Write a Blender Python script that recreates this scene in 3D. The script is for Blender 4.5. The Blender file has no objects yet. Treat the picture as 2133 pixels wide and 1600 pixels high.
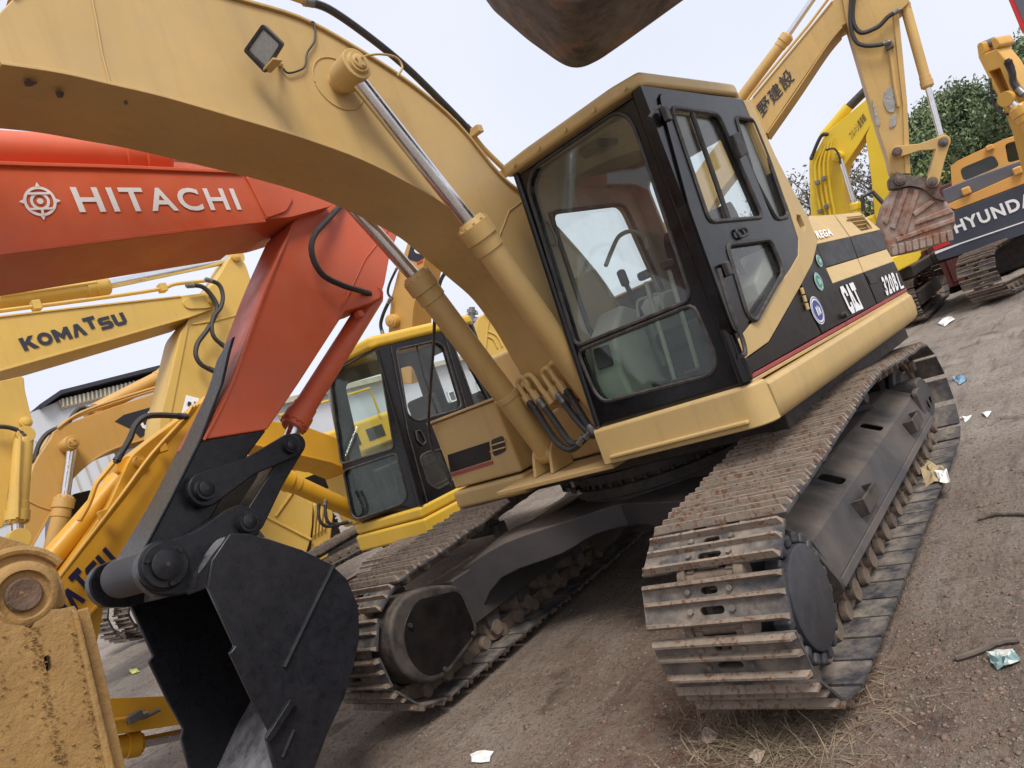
import bpy, bmesh, math, random
import numpy as np
from mathutils import Vector, Matrix
random.seed(7); rng=np.random.default_rng(7)
scene=bpy.context.scene
COL=scene.collection
R=math.radians
# ------------------------------------------------------------------ camera
W,H=2133,1600
CP=Vector((4.5331,2.6125,1.6211)); YAW,PIT,ROLL,FPX=3.8209,.0081,-.3676,1516.0
FW=Vector((math.cos(PIT)*math.cos(YAW),math.cos(PIT)*math.sin(YAW),math.sin(PIT)))
RT=FW.cross(Vector((0,0,1))).normalized(); UP=RT.cross(FW)
RT,UP=RT*math.cos(ROLL)+UP*math.sin(ROLL), UP*math.cos(ROLL)-RT*math.sin(ROLL)
cam=bpy.data.cameras.new('camera'); cam.sensor_width=36; cam.lens=36*FPX/W; cam.clip_start=.05; cam.clip_end=2000
co=bpy.data.objects.new('camera',cam); COL.objects.link(co)
co.matrix_world=Matrix(((RT.x,UP.x,-FW.x,CP.x),(RT.y,UP.y,-FW.y,CP.y),(RT.z,UP.z,-FW.z,CP.z),(0,0,0,1)))
scene.camera=co
# ------------------------------------------------------------------ sky, sun, exposure (bright overcast)
SUN_EL,SUN_AZ=R(58),R(62)
wd=bpy.data.worlds.new('World'); scene.world=wd; wd.use_nodes=True
nt=wd.node_tree; nt.nodes.clear()
sky=nt.nodes.new('ShaderNodeTexSky'); sky.sky_type='NISHITA'; sky.sun_disc=False
sky.sun_elevation=SUN_EL; sky.sun_rotation=R(90)-SUN_AZ; sky.air_density=1.5; sky.dust_density=4; sky.ozone_density=1.5
hs=nt.nodes.new('ShaderNodeHueSaturation'); hs.inputs['Saturation'].default_value=.35
mx=nt.nodes.new('ShaderNodeMix'); mx.data_type='RGBA'; mx.inputs['Factor'].default_value=.82
tc=nt.nodes.new('ShaderNodeTexCoord'); nz=nt.nodes.new('ShaderNodeTexNoise'); nz.inputs['Scale'].default_value=1.1; nz.inputs['Detail'].default_value=4
rp=nt.nodes.new('ShaderNodeValToRGB'); rp.color_ramp.elements[0].position=.3; rp.color_ramp.elements[1].position=.7
rp.color_ramp.elements[0].color=(4.25,4.45,5.15,1); rp.color_ramp.elements[1].color=(4.95,5.08,5.6,1)
bg=nt.nodes.new('ShaderNodeBackground'); bg.inputs['Strength'].default_value=.1
ow=nt.nodes.new('ShaderNodeOutputWorld')
L=nt.links.new
L(sky.outputs[0],hs.inputs['Color']); L(hs.outputs[0],mx.inputs[6]); L(tc.outputs['Generated'],nz.inputs['Vector']); L(nz.outputs['Fac'],rp.inputs[0]); L(rp.outputs[0],mx.inputs[7])
L(mx.outputs[2],bg.inputs['Color']); L(bg.outputs[0],ow.inputs['Surface'])
sl=bpy.data.lights.new('sun','SUN'); sl.energy=1.5; sl.angle=R(22); sl.color=(1,.97,.92)
so=bpy.data.objects.new('sun',sl); COL.objects.link(so)
sd=Vector((math.cos(SUN_EL)*math.cos(SUN_AZ),math.cos(SUN_EL)*math.sin(SUN_AZ),math.sin(SUN_EL)))
so.rotation_euler=sd.to_track_quat('Z','Y').to_euler(); so.location=(0,0,20)
vs=scene.view_settings; vs.view_transform='Standard'; vs.look='None'; vs.gamma=1; vs.use_curve_mapping=False; vs.exposure=1.0
scene.cycles.max_bounces=8; scene.cycles.transparent_max_bounces=16

# ------------------------------------------------------------------ placing helpers
def ray(x,y): return FW+RT*((x-W/2)/FPX)-UP*((y-H/2)/FPX)
def hit(q,pl):
    d=ray(*q); P,N=pl
    return CP+d*((P-CP).dot(N)/d.dot(N))
def on(qs,pl): return [hit(q,pl) for q in qs]
def YP(v): return (Vector((0,v,0)),Vector((0,1,0)))
def XP(v): return (Vector((v,0,0)),Vector((1,0,0)))
GP=(Vector((0,0,0)),Vector((0,0,1)))
PSI=-.0807; UM=Matrix.Rotation(PSI,4,'Z')
def UYP(v): return (UM@Vector((0,v,0)),UM.to_3x3()@Vector((0,1,0)))
def UXP(v): return (UM@Vector((v,0,0)),UM.to_3x3()@Vector((1,0,0)))
def U(x,y,z): return UM@Vector((x,y,z))
def P3(a,b,c): return (a,(b-a).cross(c-a).normalized())
def FACE(q,dep,off=0):          # upright plane through the sight point at a distance, turned off degrees from facing
    P=CP+ray(*q)*dep; n=(CP-P); n.z=0; n.normalize(); n.rotate(Matrix.Rotation(R(off),3,'Z')); return (P,n)
def pxm(q,pl): P=hit(q,pl); return (P-CP).dot(FW)/FPX   # metres per pixel there

def rnd(pts,r,n=4,skip=()):
    out=[];m=len(pts)
    for i,p in enumerate(pts):
        if i in skip: out.append(p); continue
        a,b=pts[i-1],pts[(i+1)%m]
        da,db=(a-p),(b-p); ra=min(r,da.length*.48); rb=min(r,db.length*.48)
        A=p+da.normalized()*ra; B=p+db.normalized()*rb
        for k in range(n+1):
            t=k/n; out.append(A*(1-t)**2+p*2*t*(1-t)+B*t*t)
    return out
def spline(pts,n=6):
    out=[];m=len(pts)
    for i in range(m-1):
        p0=pts[max(i-1,0)];p1=pts[i];p2=pts[i+1];p3=pts[min(i+2,m-1)]
        for k in range(n):
            t=k/n; out.append(.5*((2*p1)+(p2-p0)*t+(2*p0-5*p1+4*p2-p3)*t*t+(3*p1-p0-3*p2+p3)*t**3))
    out.append(pts[-1]); return out

class G:
    def __init__(s,T=None): s.v=[];s.f=[];s.mi=[];s.T=T;s.cur=0
    def V(s,p):
        p=Vector(p); s.v.append(s.T@p if s.T else p); return len(s.v)-1
    def F(s,*i): s.f.append(tuple(i)); s.mi.append(s.cur)
    def box(s,c,d,M=None):
        c=Vector(c);ids=[]
        for x in(-.5,.5):
            for y in(-.5,.5):
                for z in(-.5,.5):
                    o=Vector((x*d[0],y*d[1],z*d[2])); o=M@o if M else o; ids.append(s.V(c+o))
        for q in((0,1,3,2),(4,6,7,5),(0,4,5,1),(2,3,7,6),(0,2,6,4),(1,5,7,3)): s.F(*[ids[k] for k in q])
        return s
    def slab(s,pts,vec):
        vec=Vector(vec);n=len(pts); a=[s.V(p) for p in pts]; b=[s.V(Vector(p)+vec) for p in pts]
        s.F(*a); s.F(*b[::-1])
        for i in range(n): j=(i+1)%n; s.F(a[i],b[i],b[j],a[j])
        return s
    def strip(s,pts,wv,tv):       # a plate following pts: width vector, thickness vector
        wv=Vector(wv);tv=Vector(tv); rs=[]
        for p in pts:
            p=Vector(p); rs.append([s.V(p),s.V(p+wv),s.V(p+wv+tv),s.V(p+tv)])
        for a,b in zip(rs,rs[1:]):
            for k in range(4): s.F(a[k],b[k],b[(k+1)%4],a[(k+1)%4])
        s.F(*rs[0][::-1]); s.F(*rs[-1]); return s
    def ribbon(s,pts,wv,t,c=None): # like strip, thickness along the in-plane normal
        wv=Vector(wv); w=wv.normalized(); rs=[]; n=len(pts)
        for i,p in enumerate(pts):
            p=Vector(p); d=(Vector(pts[min(i+1,n-1)])-Vector(pts[max(i-1,0)])).normalized(); nn=d.cross(w)*t
            rs.append([s.V(p),s.V(p+wv),s.V(p+wv+nn),s.V(p+nn)])
        for a,b in zip(rs,rs[1:]):
            for k in range(4): s.F(a[k],b[k],b[(k+1)%4],a[(k+1)%4])
        s.F(*rs[0][::-1]); s.F(*rs[-1]); return s
    def cyl(s,a,b,r0,r1=None,n=20,cap=True):
        a=Vector(a);b=Vector(b); r1=r0 if r1 is None else r1
        d=(b-a).normalized(); x=d.orthogonal().normalized(); y=d.cross(x)
        A=[];B=[]
        for k in range(n):
            t=2*math.pi*k/n; o=x*math.cos(t)+y*math.sin(t); A.append(s.V(a+o*r0)); B.append(s.V(b+o*r1))
        for k in range(n): j=(k+1)%n; s.F(A[k],A[j],B[j],B[k])
        if cap: s.F(*A[::-1]); s.F(*B)
        return s
    def lathe(s,a,d,prof,n=28):   # prof: (distance along d, radius)
        a=Vector(a);d=Vector(d).normalized(); x=d.orthogonal().normalized(); y=d.cross(x); rs=[]
        for h,r in prof:
            rs.append([s.V(a+d*h+(x*math.cos(2*math.pi*k/n)+y*math.sin(2*math.pi*k/n))*r) for k in range(n)])
        for A,B in zip(rs,rs[1:]):
            for k in range(n): j=(k+1)%n; s.F(A[k],A[j],B[j],B[k])
        s.F(*rs[0][::-1]); s.F(*rs[-1]); return s
    def tube(s,pts,r,n=8):
        pts=[Vector(p) for p in pts]; m=len(pts); rs=[]; x=None
        for i,p in enumerate(pts):
            d=(pts[min(i+1,m-1)]-pts[max(i-1,0)]).normalized()
            if x is None: x=d.orthogonal().normalized()
            x=(x-d*x.dot(d)).normalized(); y=d.cross(x)
            rs.append([s.V(p+(x*math.cos(2*math.pi*k/n)+y*math.sin(2*math.pi*k/n))*r) for k in range(n)])
        for A,B in zip(rs,rs[1:]):
            for k in range(n): j=(k+1)%n; s.F(A[k],A[j],B[j],B[k])
        s.F(*rs[0][::-1]); s.F(*rs[-1]); return s
    def plate(s,outer,holes,vec):  # flat plate with holes
        bm=bmesh.new(); es=[]
        for lp in [outer]+list(holes):
            vs_=[bm.verts.new(p) for p in lp]
            es+=[bm.edges.new((vs_[i],vs_[(i+1)%len(vs_)])) for i in range(len(vs_))]
        bmesh.ops.triangle_fill(bm,use_beauty=True,use_dissolve=False,edges=es)
        bm.verts.index_update(); vec=Vector(vec)
        a=[s.V(v.co) for v in bm.verts]; b=[s.V(v.co+vec) for v in bm.verts]
        for f in bm.faces:
            s.F(*[a[v.index] for v in f.verts]); s.F(*[b[v.index] for v in reversed(f.verts)])
        for e in bm.edges:
            if len(e.link_faces)==1:
                i,j=e.verts[0].index,e.verts[1].index; s.F(a[i],a[j],b[j],b[i])
        bm.free(); return s
    def mesh(s,name,mats,smooth=True,ang=38):
        me=bpy.data.meshes.new(name); me.from_pydata([tuple(v) for v in s.v],[],s.f)
        for m in (mats if isinstance(mats,(list,tuple)) else [mats]): me.materials.append(m)
        if any(s.mi): me.polygons.foreach_set('material_index',s.mi)
        bm=bmesh.new(); bm.from_mesh(me); bmesh.ops.recalc_face_normals(bm,faces=bm.faces); bm.to_mesh(me); bm.free()
        if smooth:
            me.polygons.foreach_set('use_smooth',[True]*len(me.polygons)); me.set_sharp_from_angle(angle=R(ang))
        return me
    def obj(s,name,mats,parent=None,bev=0,seg=2,**k):
        me=s.mesh(name,mats,**k); return put(name,me,parent,bev,seg)
def put(name,me,parent=None,bev=0,seg=2,M=None):
    o=bpy.data.objects.new(name,me); COL.objects.link(o)
    if M is not None: o.matrix_basis=M
    if parent is not None: adopt(o,parent)
    if bev:
        b=o.modifiers.new('bevel','BEVEL'); b.width=bev; b.segments=seg; b.limit_method='ANGLE'; b.angle_limit=R(38); b.harden_normals=True; b.use_clamp_overlap=True
    return o
def adopt(o,p):
    if p.parent is not None and p.parent.parent is not None: p=p.parent      # thing > part > sub-part, no further
    o.parent=p
    if p.type=='EMPTY': o.matrix_parent_inverse=Matrix.Translation(-p.location)
def tag(o,label,cat,group=None,kind=None):
    if kind: o['kind']=kind
    if label: o['label']=label
    if cat: o['category']=cat
    if group: o['group']=group
    return o
def thing(name,loc,label,cat,group=None):
    o=bpy.data.objects.new(name,None); o.location=loc; o.empty_display_size=.2; COL.objects.link(o)
    return tag(o,label,cat,group)
def struct(o): o['kind']='structure'; return o

# ------------------------------------------------------------------ materials
def s2l(c):
    return tuple((x/255/12.92 if x/255<=.04045 else ((x/255+.055)/1.055)**2.4) for x in c)
def mk(name,base,rough=.5,var=.12,vscale=3,dust=None,dustamt=0,chip=None,chipamt=0,chipscale=9,bump=.0,bscale=60,metal=0,rndo=False,coat=0,up=.6,streak=0,spec=.5):
    m=bpy.data.materials.new(name); m.use_nodes=True; t=m.node_tree; n=t.nodes; l=t.links.new
    b=n['Principled BSDF']; b.inputs['Metallic'].default_value=metal; b.inputs['Specular IOR Level'].default_value=spec
    if coat: b.inputs['Coat Weight'].default_value=coat; b.inputs['Coat Roughness'].default_value=.15
    tcn=n.new('ShaderNodeTexCoord'); vec=tcn.outputs['Object']
    if rndo:
        oi=n.new('ShaderNodeObjectInfo'); mu=n.new('ShaderNodeMath'); mu.operation='MULTIPLY'; mu.inputs[1].default_value=57; l(oi.outputs['Random'],mu.inputs[0])
        va=n.new('ShaderNodeVectorMath'); va.operation='ADD'; l(vec,va.inputs[0]); l(mu.outputs[0],va.inputs[1]); vec=va.outputs[0]
    def noise(sc,det=5,ro=.6,v=None):
        q=n.new('ShaderNodeTexNoise'); q.inputs['Scale'].default_value=sc; q.inputs['Detail'].default_value=det; q.inputs['Roughness'].default_value=ro; l(v or vec,q.inputs['Vector']); return q.outputs['Fac']
    def ramp(src,a,bb):
        q=n.new('ShaderNodeMapRange'); q.inputs[1].default_value=a; q.inputs[2].default_value=bb; l(src,q.inputs[0]); return q.outputs[0]
    def mix(f,a,bb):
        q=n.new('ShaderNodeMix'); q.data_type='RGBA'
        if isinstance(f,float): q.inputs[0].default_value=f
        else: l(f,q.inputs[0])
        for i,x in((6,a),(7,bb)):
            if isinstance(x,tuple): q.inputs[i].default_value=(*x,1)
            else: l(x,q.inputs[i])
        return q.outputs[2]
    def mul(a,bb):
        q=n.new('ShaderNodeMath'); q.operation='MULTIPLY'; q.use_clamp=True
        for i,x in((0,a),(1,bb)):
            if isinstance(x,(int,float)): q.inputs[i].default_value=x
            else: l(x,q.inputs[i])
        return q.outputs[0]
    lo=tuple(x*(1-var) for x in base); hi=tuple(min(1,x*(1+var)) for x in base)
    c=mix(ramp(noise(vscale),.3,.7),lo,hi)
    rg=ramp(noise(vscale*4),.2,.8); rr=n.new('ShaderNodeMapRange'); rr.inputs[3].default_value=max(.05,rough-.1); rr.inputs[4].default_value=min(1,rough+.12); l(rg,rr.inputs[0]); ro_=rr.outputs[0]
    if streak:
        mp=n.new('ShaderNodeMapping'); mp.inputs['Scale'].default_value=(9,9,.7); l(vec,mp.inputs['Vector'])
        c=mix(mul(ramp(noise(1.6,5,.6,mp.outputs[0]),.52,.8),streak),c,tuple(x*.45 for x in base))
    if chip:
        ch=ramp(mul(noise(chipscale,8,.72),1.0),.62-chipamt*.2,.66-chipamt*.2); c=mix(ch,c,chip)
        ro_=None or ro_
    if dust:
        ge=n.new('ShaderNodeNewGeometry'); sp=n.new('ShaderNodeSeparateXYZ'); l(ge.outputs['Normal'],sp.inputs[0])
        upf=n.new('ShaderNodeMapRange'); upf.inputs[1].default_value=-.2; upf.inputs[2].default_value=.9; upf.inputs[3].default_value=1-up; upf.inputs[4].default_value=1; l(sp.outputs['Z'],upf.inputs[0])
        df=mul(mul(ramp(noise(vscale*2.3,7,.68),.34,.62),upf.outputs[0]),dustamt); c=mix(df,c,dust)
        r2=n.new('ShaderNodeMix'); r2.data_type='FLOAT'; l(df,r2.inputs[0]); l(ro_,r2.inputs[2]); r2.inputs[3].default_value=.92; ro_=r2.outputs[0]
    l(c,b.inputs['Base Color']); l(ro_,b.inputs['Roughness'])
    if bump:
        bp=n.new('ShaderNodeBump'); bp.inputs['Strength'].default_value=1; bp.inputs['Distance'].default_value=bump; l(noise(bscale,6,.65),bp.inputs['Height']); l(bp.outputs[0],b.inputs['Normal'])
    return m
def glassm(name,tint=(.8,.9,.86),dirt=.12,dcol=(.45,.45,.42),gl=.9):
    m=bpy.data.materials.new(name); m.use_nodes=True; t=m.node_tree; n=t.nodes; l=t.links.new; n.remove(n['Principled BSDF'])
    tr=n.new('ShaderNodeBsdfTransparent'); tr.inputs[0].default_value=(*tint,1)
    g=n.new('ShaderNodeBsdfGlossy'); g.inputs['Roughness'].default_value=.03; g.inputs[0].default_value=(gl,gl,gl,1)
    ge=n.new('ShaderNodeNewGeometry'); dt=n.new('ShaderNodeVectorMath'); dt.operation='DOT_PRODUCT'; l(ge.outputs['Normal'],dt.inputs[0]); l(ge.outputs['Incoming'],dt.inputs[1])
    def mth(op,x,y=None):
        q=n.new('ShaderNodeMath'); q.operation=op
        for i,v in enumerate((x,y)):
            if v is None: continue
            if isinstance(v,(int,float)): q.inputs[i].default_value=v
            else: l(v,q.inputs[i])
        return q.outputs[0]
    fz=mth('ADD',mth('MULTIPLY',mth('POWER',mth('SUBTRACT',1,mth('ABSOLUTE',dt.outputs['Value'])),5),.9),.03)
    a=n.new('ShaderNodeMixShader'); l(fz,a.inputs[0]); l(tr.outputs[0],a.inputs[1]); l(g.outputs[0],a.inputs[2])
    d=n.new('ShaderNodeBsdfDiffuse'); d.inputs[0].default_value=(*dcol,1)
    tcn=n.new('ShaderNodeTexCoord'); nz=n.new('ShaderNodeTexNoise'); nz.inputs['Scale'].default_value=4; nz.inputs['Detail'].default_value=8; nz.inputs['Roughness'].default_value=.7; l(tcn.outputs['Object'],nz.inputs[0])
    mr=n.new('ShaderNodeMapRange'); mr.inputs[1].default_value=.35; mr.inputs[2].default_value=.75; mr.inputs[3].default_value=dirt*.3; mr.inputs[4].default_value=dirt*2; l(nz.outputs[0],mr.inputs[0])
    b=n.new('ShaderNodeMixShader'); l(mr.outputs[0],b.inputs[0]); l(a.outputs[0],b.inputs[1]); l(d.outputs[0],b.inputs[2])
    l(b.outputs[0],n['Material Output'].inputs[0]); return m
DUST=s2l((158,142,126)); MUD=s2l((120,98,78)); RUST=s2l((104,58,36))
CT=s2l((192,158,97))
M={}
M['tan']=mk('tan_paint',CT,.40,.09,1.6,dust=DUST,dustamt=.35,chip=s2l((112,80,50)),chipamt=-.42,chipscale=8,bump=.0008,bscale=18,streak=.26)
M['tanclean']=mk('tan_paint_cab',s2l((192,161,102)),.4,.06,2,dust=DUST,dustamt=.3,bump=.0005,bscale=20,streak=.3)
M['blk']=mk('black_gloss_paint',s2l((10,10,13)),.2,.25,3,dust=s2l((80,70,64)),dustamt=.10,up=.6,chip=s2l((60,46,40)),chipamt=-.6,coat=.1,streak=.1,spec=.3)
M['blkpanel']=mk('black_panel_paint',s2l((15,15,18)),.32,.3,2.5,dust=s2l((84,70,58)),dustamt=.2,up=.4,streak=.2,spec=.25)
M['red']=mk('maroon_stripe',s2l((150,62,62)),.45,.15,6)
M['under']=mk('undercarriage_steel',s2l((48,48,52)),.55,.15,.8,dust=s2l((116,103,91)),dustamt=.85,up=.9,bump=.0015,bscale=30,streak=.25)
M['underdark']=mk('undercarriage_dark',s2l((36,35,36)),.6,.3,4,dust=s2l((120,104,90)),dustamt=.6,up=.6,bump=.003,bscale=30)
M['shoe']=mk('track_shoe_steel',s2l((60,60,66)),.5,.3,3.5,dust=s2l((142,130,116)),dustamt=.95,up=.25,chip=s2l((46,46,54)),chipamt=.1,chipscale=5,bump=.0035,bscale=45,rndo=True,metal=.2)
M['rib']=mk('track_rib_worn',s2l((134,120,106)),.6,.25,10,chip=s2l((112,80,58)),chipamt=.42,chipscale=34,bump=.004,bscale=70,rndo=True)
def shoe_mat():
    m=M['shoe']; t=m.node_tree; n=t.nodes; l=t.links.new; b=n['Principled BSDF']; src=b.inputs['Base Color'].links[0].from_socket
    tcn=n.new('ShaderNodeTexCoord'); sp=n.new('ShaderNodeSeparateXYZ'); l(tcn.outputs['Object'],sp.inputs[0])
    oi=n.new('ShaderNodeObjectInfo'); va=n.new('ShaderNodeVectorMath'); va.operation='ADD'; l(tcn.outputs['Object'],va.inputs[0]); l(oi.outputs['Location'],va.inputs[1])
    nz=n.new('ShaderNodeTexNoise'); nz.inputs['Scale'].default_value=6; nz.inputs['Detail'].default_value=6; nz.inputs['Roughness'].default_value=.7; l(va.outputs[0],nz.inputs[0])
    ma=n.new('ShaderNodeMath'); ma.operation='MULTIPLY_ADD'; l(nz.outputs['Fac'],ma.inputs[0]); ma.inputs[1].default_value=.5; l(sp.outputs['Y'],ma.inputs[2])
    mr=n.new('ShaderNodeMapRange'); mr.inputs[1].default_value=.45; mr.inputs[2].default_value=.57; mr.inputs[4].default_value=.8; l(ma.outputs[0],mr.inputs[0])
    mx=n.new('ShaderNodeMix'); mx.data_type='RGBA'; l(mr.outputs[0],mx.inputs[0]); l(src,mx.inputs[6]); mx.inputs[7].default_value=(*s2l((50,52,60)),1); l(mx.outputs[2],b.inputs['Base Color'])
shoe_mat()     # outer ends scraped to bare dark steel
M['chain']=mk('track_chain_muddy',s2l((96,84,74)),.75,.3,7,dust=s2l((140,120,100)),dustamt=.7,up=.3,bump=.006,bscale=28)
M['rubber']=mk('rubber_black',s2l((30,30,32)),.55,.15,8,dust=DUST,dustamt=.25)
M['hub']=mk('hub_dark_paint',s2l((46,47,54)),.45,.2,5,dust=s2l((92,86,82)),dustamt=.3,up=.4,bump=.002,bscale=25)
M['hose']=mk('hose_rubber',s2l((34,33,34)),.5,.2,12,dust=s2l((96,86,76)),dustamt=.35)
M['chrome']=mk('chrome_rod',(.75,.75,.77),.16,.05,8,metal=1,dust=s2l((90,80,72)),dustamt=.12,up=.1)
M['steel']=mk('grey_steel',s2l((126,124,122)),.4,.15,8,metal=.6)
M['glass']=glassm('cab_glass',(.94,.965,.955),.026)
M['glassgrn']=glassm('cab_glass_green',(.84,.92,.885),.025)
M['dark']=mk('dark_interior',s2l((46,43,42)),.8,.3,6,dust=s2l((104,94,86)),dustamt=.4)
M['grey']=mk('console_grey',s2l((150,147,132)),.6,.12,5)
M['cabin']=mk('cab_lining',s2l((156,144,126)),.85,.15,5,dust=s2l((130,120,108)),dustamt=.3)
M['oyel']=mk('orange_yellow_paint',s2l((206,158,72)),.45,.08,2,streak=.3)
M['seat']=mk('seat_fabric',s2l((50,36,40)),.9,.25,9)
M['white']=mk('white_print',(.82,.82,.82),.45,.06,10)
M['decal']=mk('dark_print',s2l((38,40,50)),.45,.12,8)
M['navy']=mk('navy_print',s2l((28,26,62)),.45,.12,8)
OR=s2l((208,92,54))
M['orange']=mk('orange_paint',OR,.38,.10,1.5,dust=s2l((186,128,110)),dustamt=.4,chip=s2l((96,40,30)),chipamt=-.5,chipscale=9,bump=.0006,bscale=16,streak=.12)
M['black2']=mk('black_bucket_paint',s2l((26,26,31)),.27,.2,9,dust=s2l((98,96,98)),dustamt=.13,up=.6,chip=s2l((70,69,72)),chipamt=-.45,chipscale=34,bump=.0012,bscale=30,spec=.32)
M['bktin']=mk('bucket_inside_worn',s2l((74,74,78)),.45,.3,4,dust=s2l((138,136,136)),dustamt=.8,up=.8,bump=.003,bscale=40)
M['kom']=mk('yellow_paint_faded',s2l((203,166,78)),.42,.07,1.2,dust=DUST,dustamt=.2,streak=.2,bump=.0006)
M['kom2']=mk('yellow_paint_deep',s2l((208,152,30)),.4,.07,1.5,dust=DUST,dustamt=.15,bump=.0006)
M['yel']=mk('yellow_paint_cab',s2l((212,170,44)),.4,.07,1.5,dust=DUST,dustamt=.2,streak=.15)
M['cat2']=mk('tan_paint_far',s2l((196,150,74)),.45,.07,1.2,dust=DUST,dustamt=.2,streak=.2)
M['lemon']=mk('lemon_paint',s2l((224,190,50)),.35,.06,1.2)
M['worn']=mk('tan_paint_worn',s2l((198,160,92)),.5,.1,1.5,dust=s2l((150,140,126)),dustamt=.3,chip=s2l((104,74,52)),chipamt=-.15,chipscale=4,bump=.002,streak=.3)
M['mudb']=mk('muddy_tan_bucket',s2l((150,114,64)),.85,.2,5,dust=s2l((162,130,84)),dustamt=.6,up=.3,chip=s2l((120,84,52)),chipamt=-.25,chipscale=5,bump=.008,bscale=34,streak=.3)
M['rustb']=mk('rusty_bucket',s2l((62,50,48)),.75,.4,2.6,dust=s2l((128,116,106)),dustamt=.7,up=.0,chip=s2l((124,70,44)),chipamt=.4,chipscale=5,bump=.014,bscale=20,streak=.5)
M['rustr']=mk('rusty_bucket_red',s2l((132,84,62)),.8,.3,3,dust=s2l((168,160,150)),dustamt=.8,up=.2,chip=s2l((92,60,50)),chipamt=.2,chipscale=4,bump=.008,bscale=14)
M['cement']=mk('dried_cement',s2l((160,156,150)),.95,.2,6,bump=.02,bscale=12)
M['hyo']=mk('hyundai_orange',s2l((214,158,82)),.4,.06,1.5)
M['hyd']=mk('slate_counterweight',s2l((62,65,78)),.45,.08,1.5)
M['hyg']=mk('slate_hood',s2l((92,94,102)),.55,.1,2)
M['redp']=mk('red_panel',s2l((200,40,40)),.4,.06,2)
M['cont']=mk('maroon_container',s2l((86,42,38)),.7,.2,2,streak=.3)
M['wall']=mk('grey_wall_paint',s2l((188,190,194)),.85,.06,.4,streak=.15)
M['wallb']=mk('stained_fascia',s2l((176,168,150)),.9,.15,1.5,streak=.6)
M['roofd']=mk('dark_roof_edge',s2l((46,46,54)),.7,.2,2)
M['frame']=mk('white_window_frame',s2l((214,214,212)),.6,.05,3)
M['pane']=mk('far_window_pane',s2l((74,84,90)),.1,.2,1.5)
M['bark']=mk('bark',s2l((84,74,64)),.9,.25,8,bump=.01,bscale=20)
M['paper']=mk('paper_scrap',s2l((226,224,220)),.9,.08,9)
M['paperb']=mk('brown_paper',s2l((164,144,110)),.9,.15,9)
M['teal']=mk('teal_wrapper',s2l((120,146,146)),.5,.2,20,chip=s2l((206,204,196)),chipamt=.5,chipscale=14)
M['blue']=mk('blue_bag',s2l((120,152,172)),.5,.2,9)
M['lime']=mk('lime_scrap',s2l((206,208,110)),.7,.1,9)
M['stick']=mk('dry_stick',s2l((98,88,78)),.9,.25,14,bump=.003)
M['straw']=mk('dry_grass',s2l((142,126,102)),.9,.35,9)
M['stone']=mk('pebbles',s2l((128,116,106)),.9,.35,8,bump=.004)
M['lamp']=glassm('lamp_lens',(.9,.92,.93),.05,(.6,.6,.58))
M['refl']=mk('lamp_reflector',(.8,.8,.8),.2,.1,30,metal=1)
M['amber']=mk('amber_lens',s2l((220,120,30)),.3,.05,5)
M['sticker']=mk('sticker_blue',s2l((60,72,140)),.45,.2,30)
M['stickw']=mk('sticker_pale',s2l((196,214,210)),.45,.1,30)
M['stickg']=mk('sticker_green',s2l((60,140,120)),.45,.2,30)

TEXTS=[('CAT',.045,1.3),('320B',.04,1.25),('L',.01,1.08),('REGA',.02,1.08),('HITACHI',.022,1.2),('KOMA',.03,1.16),('T',.03,1.16),('SU',.03,1.16),('CAT',.05,1.08),('野建設',.013,1.08),('フルハシ重車輌',.004,1.08),('HYUNDAI',.035,1.15),('C',.06,1.08)]
# ------------------------------------------------------------------ shared builders
TXC={}
def text_mesh(body,off,sp,shear=0):
    k=(body,off,sp)
    if k in TXC: return TXC[k].copy()
    cu=bpy.data.curves.new('t','FONT'); cu.body=body; cu.size=1; cu.offset=off; cu.shear=shear; cu.resolution_u=4; cu.space_character=sp; cu.fill_mode='FRONT'
    to=bpy.data.objects.new('t',cu); COL.objects.link(to)
    dg=bpy.context.evaluated_depsgraph_get(); me=bpy.data.meshes.new_from_object(to.evaluated_get(dg)); bpy.data.objects.remove(to); bpy.data.curves.remove(cu); TXC[k]=me
    return me.copy()
for k_ in TEXTS: text_mesh(*k_)
def text(body,pl,bl,br,tl,mat,parent,name='lettering',off=0.02,shear=0,lift=.004,sp=1.08,rect=None):
    me=text_mesh(body,off,sp)
    vs_=np.array([v.co for v in me.vertices]); mn=vs_.min(0);mx_=vs_.max(0)
    A,B,D=[p if isinstance(p,Vector) else hit(p,pl) for p in(bl,br,tl)]
    nn=pl[1].normalized()
    if (CP-A).dot(nn)<0: nn=-nn
    me.polygons.foreach_set('use_smooth',[False]*len(me.polygons))
    u0,u1=rect or (0,1)
    for v in me.vertices:
        u=u0+(u1-u0)*(v.co.x-mn[0])/(mx_[0]-mn[0]); w=(v.co.y-mn[1])/(mx_[1]-mn[1]); v.co=A+(B-A)*u+(D-A)*w+nn*lift
    me.materials.clear(); me.materials.append(mat); me.name=name
    return put(name,me,parent)
def flat(polys,pl,A,E1,E2,mat,parent,name,lift=.004):   # unit-square polygons printed on a plane
    nn=pl[1].normalized()
    if (CP-A).dot(nn)<0: nn=-nn
    g=G()
    for p in polys: g.F(*[g.V(A+E1*u+E2*w+nn*lift) for u,w in p])
    return g.obj(name,mat,parent,smooth=False)
def ringpolys(cx,cy,r0,r1,n=28):
    out=[]
    for k in range(n):
        a,b=2*math.pi*k/n,2*math.pi*(k+1)/n
        q=[(cx+r0*math.cos(a),cy+r0*math.sin(a)),(cx+r1*math.cos(a),cy+r1*math.sin(a)),(cx+r1*math.cos(b),cy+r1*math.sin(b)),(cx+r0*math.cos(b),cy+r0*math.sin(b))]
        out.append(q if r0>0 else q[1:3]+[(cx,cy)])
    return out
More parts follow.
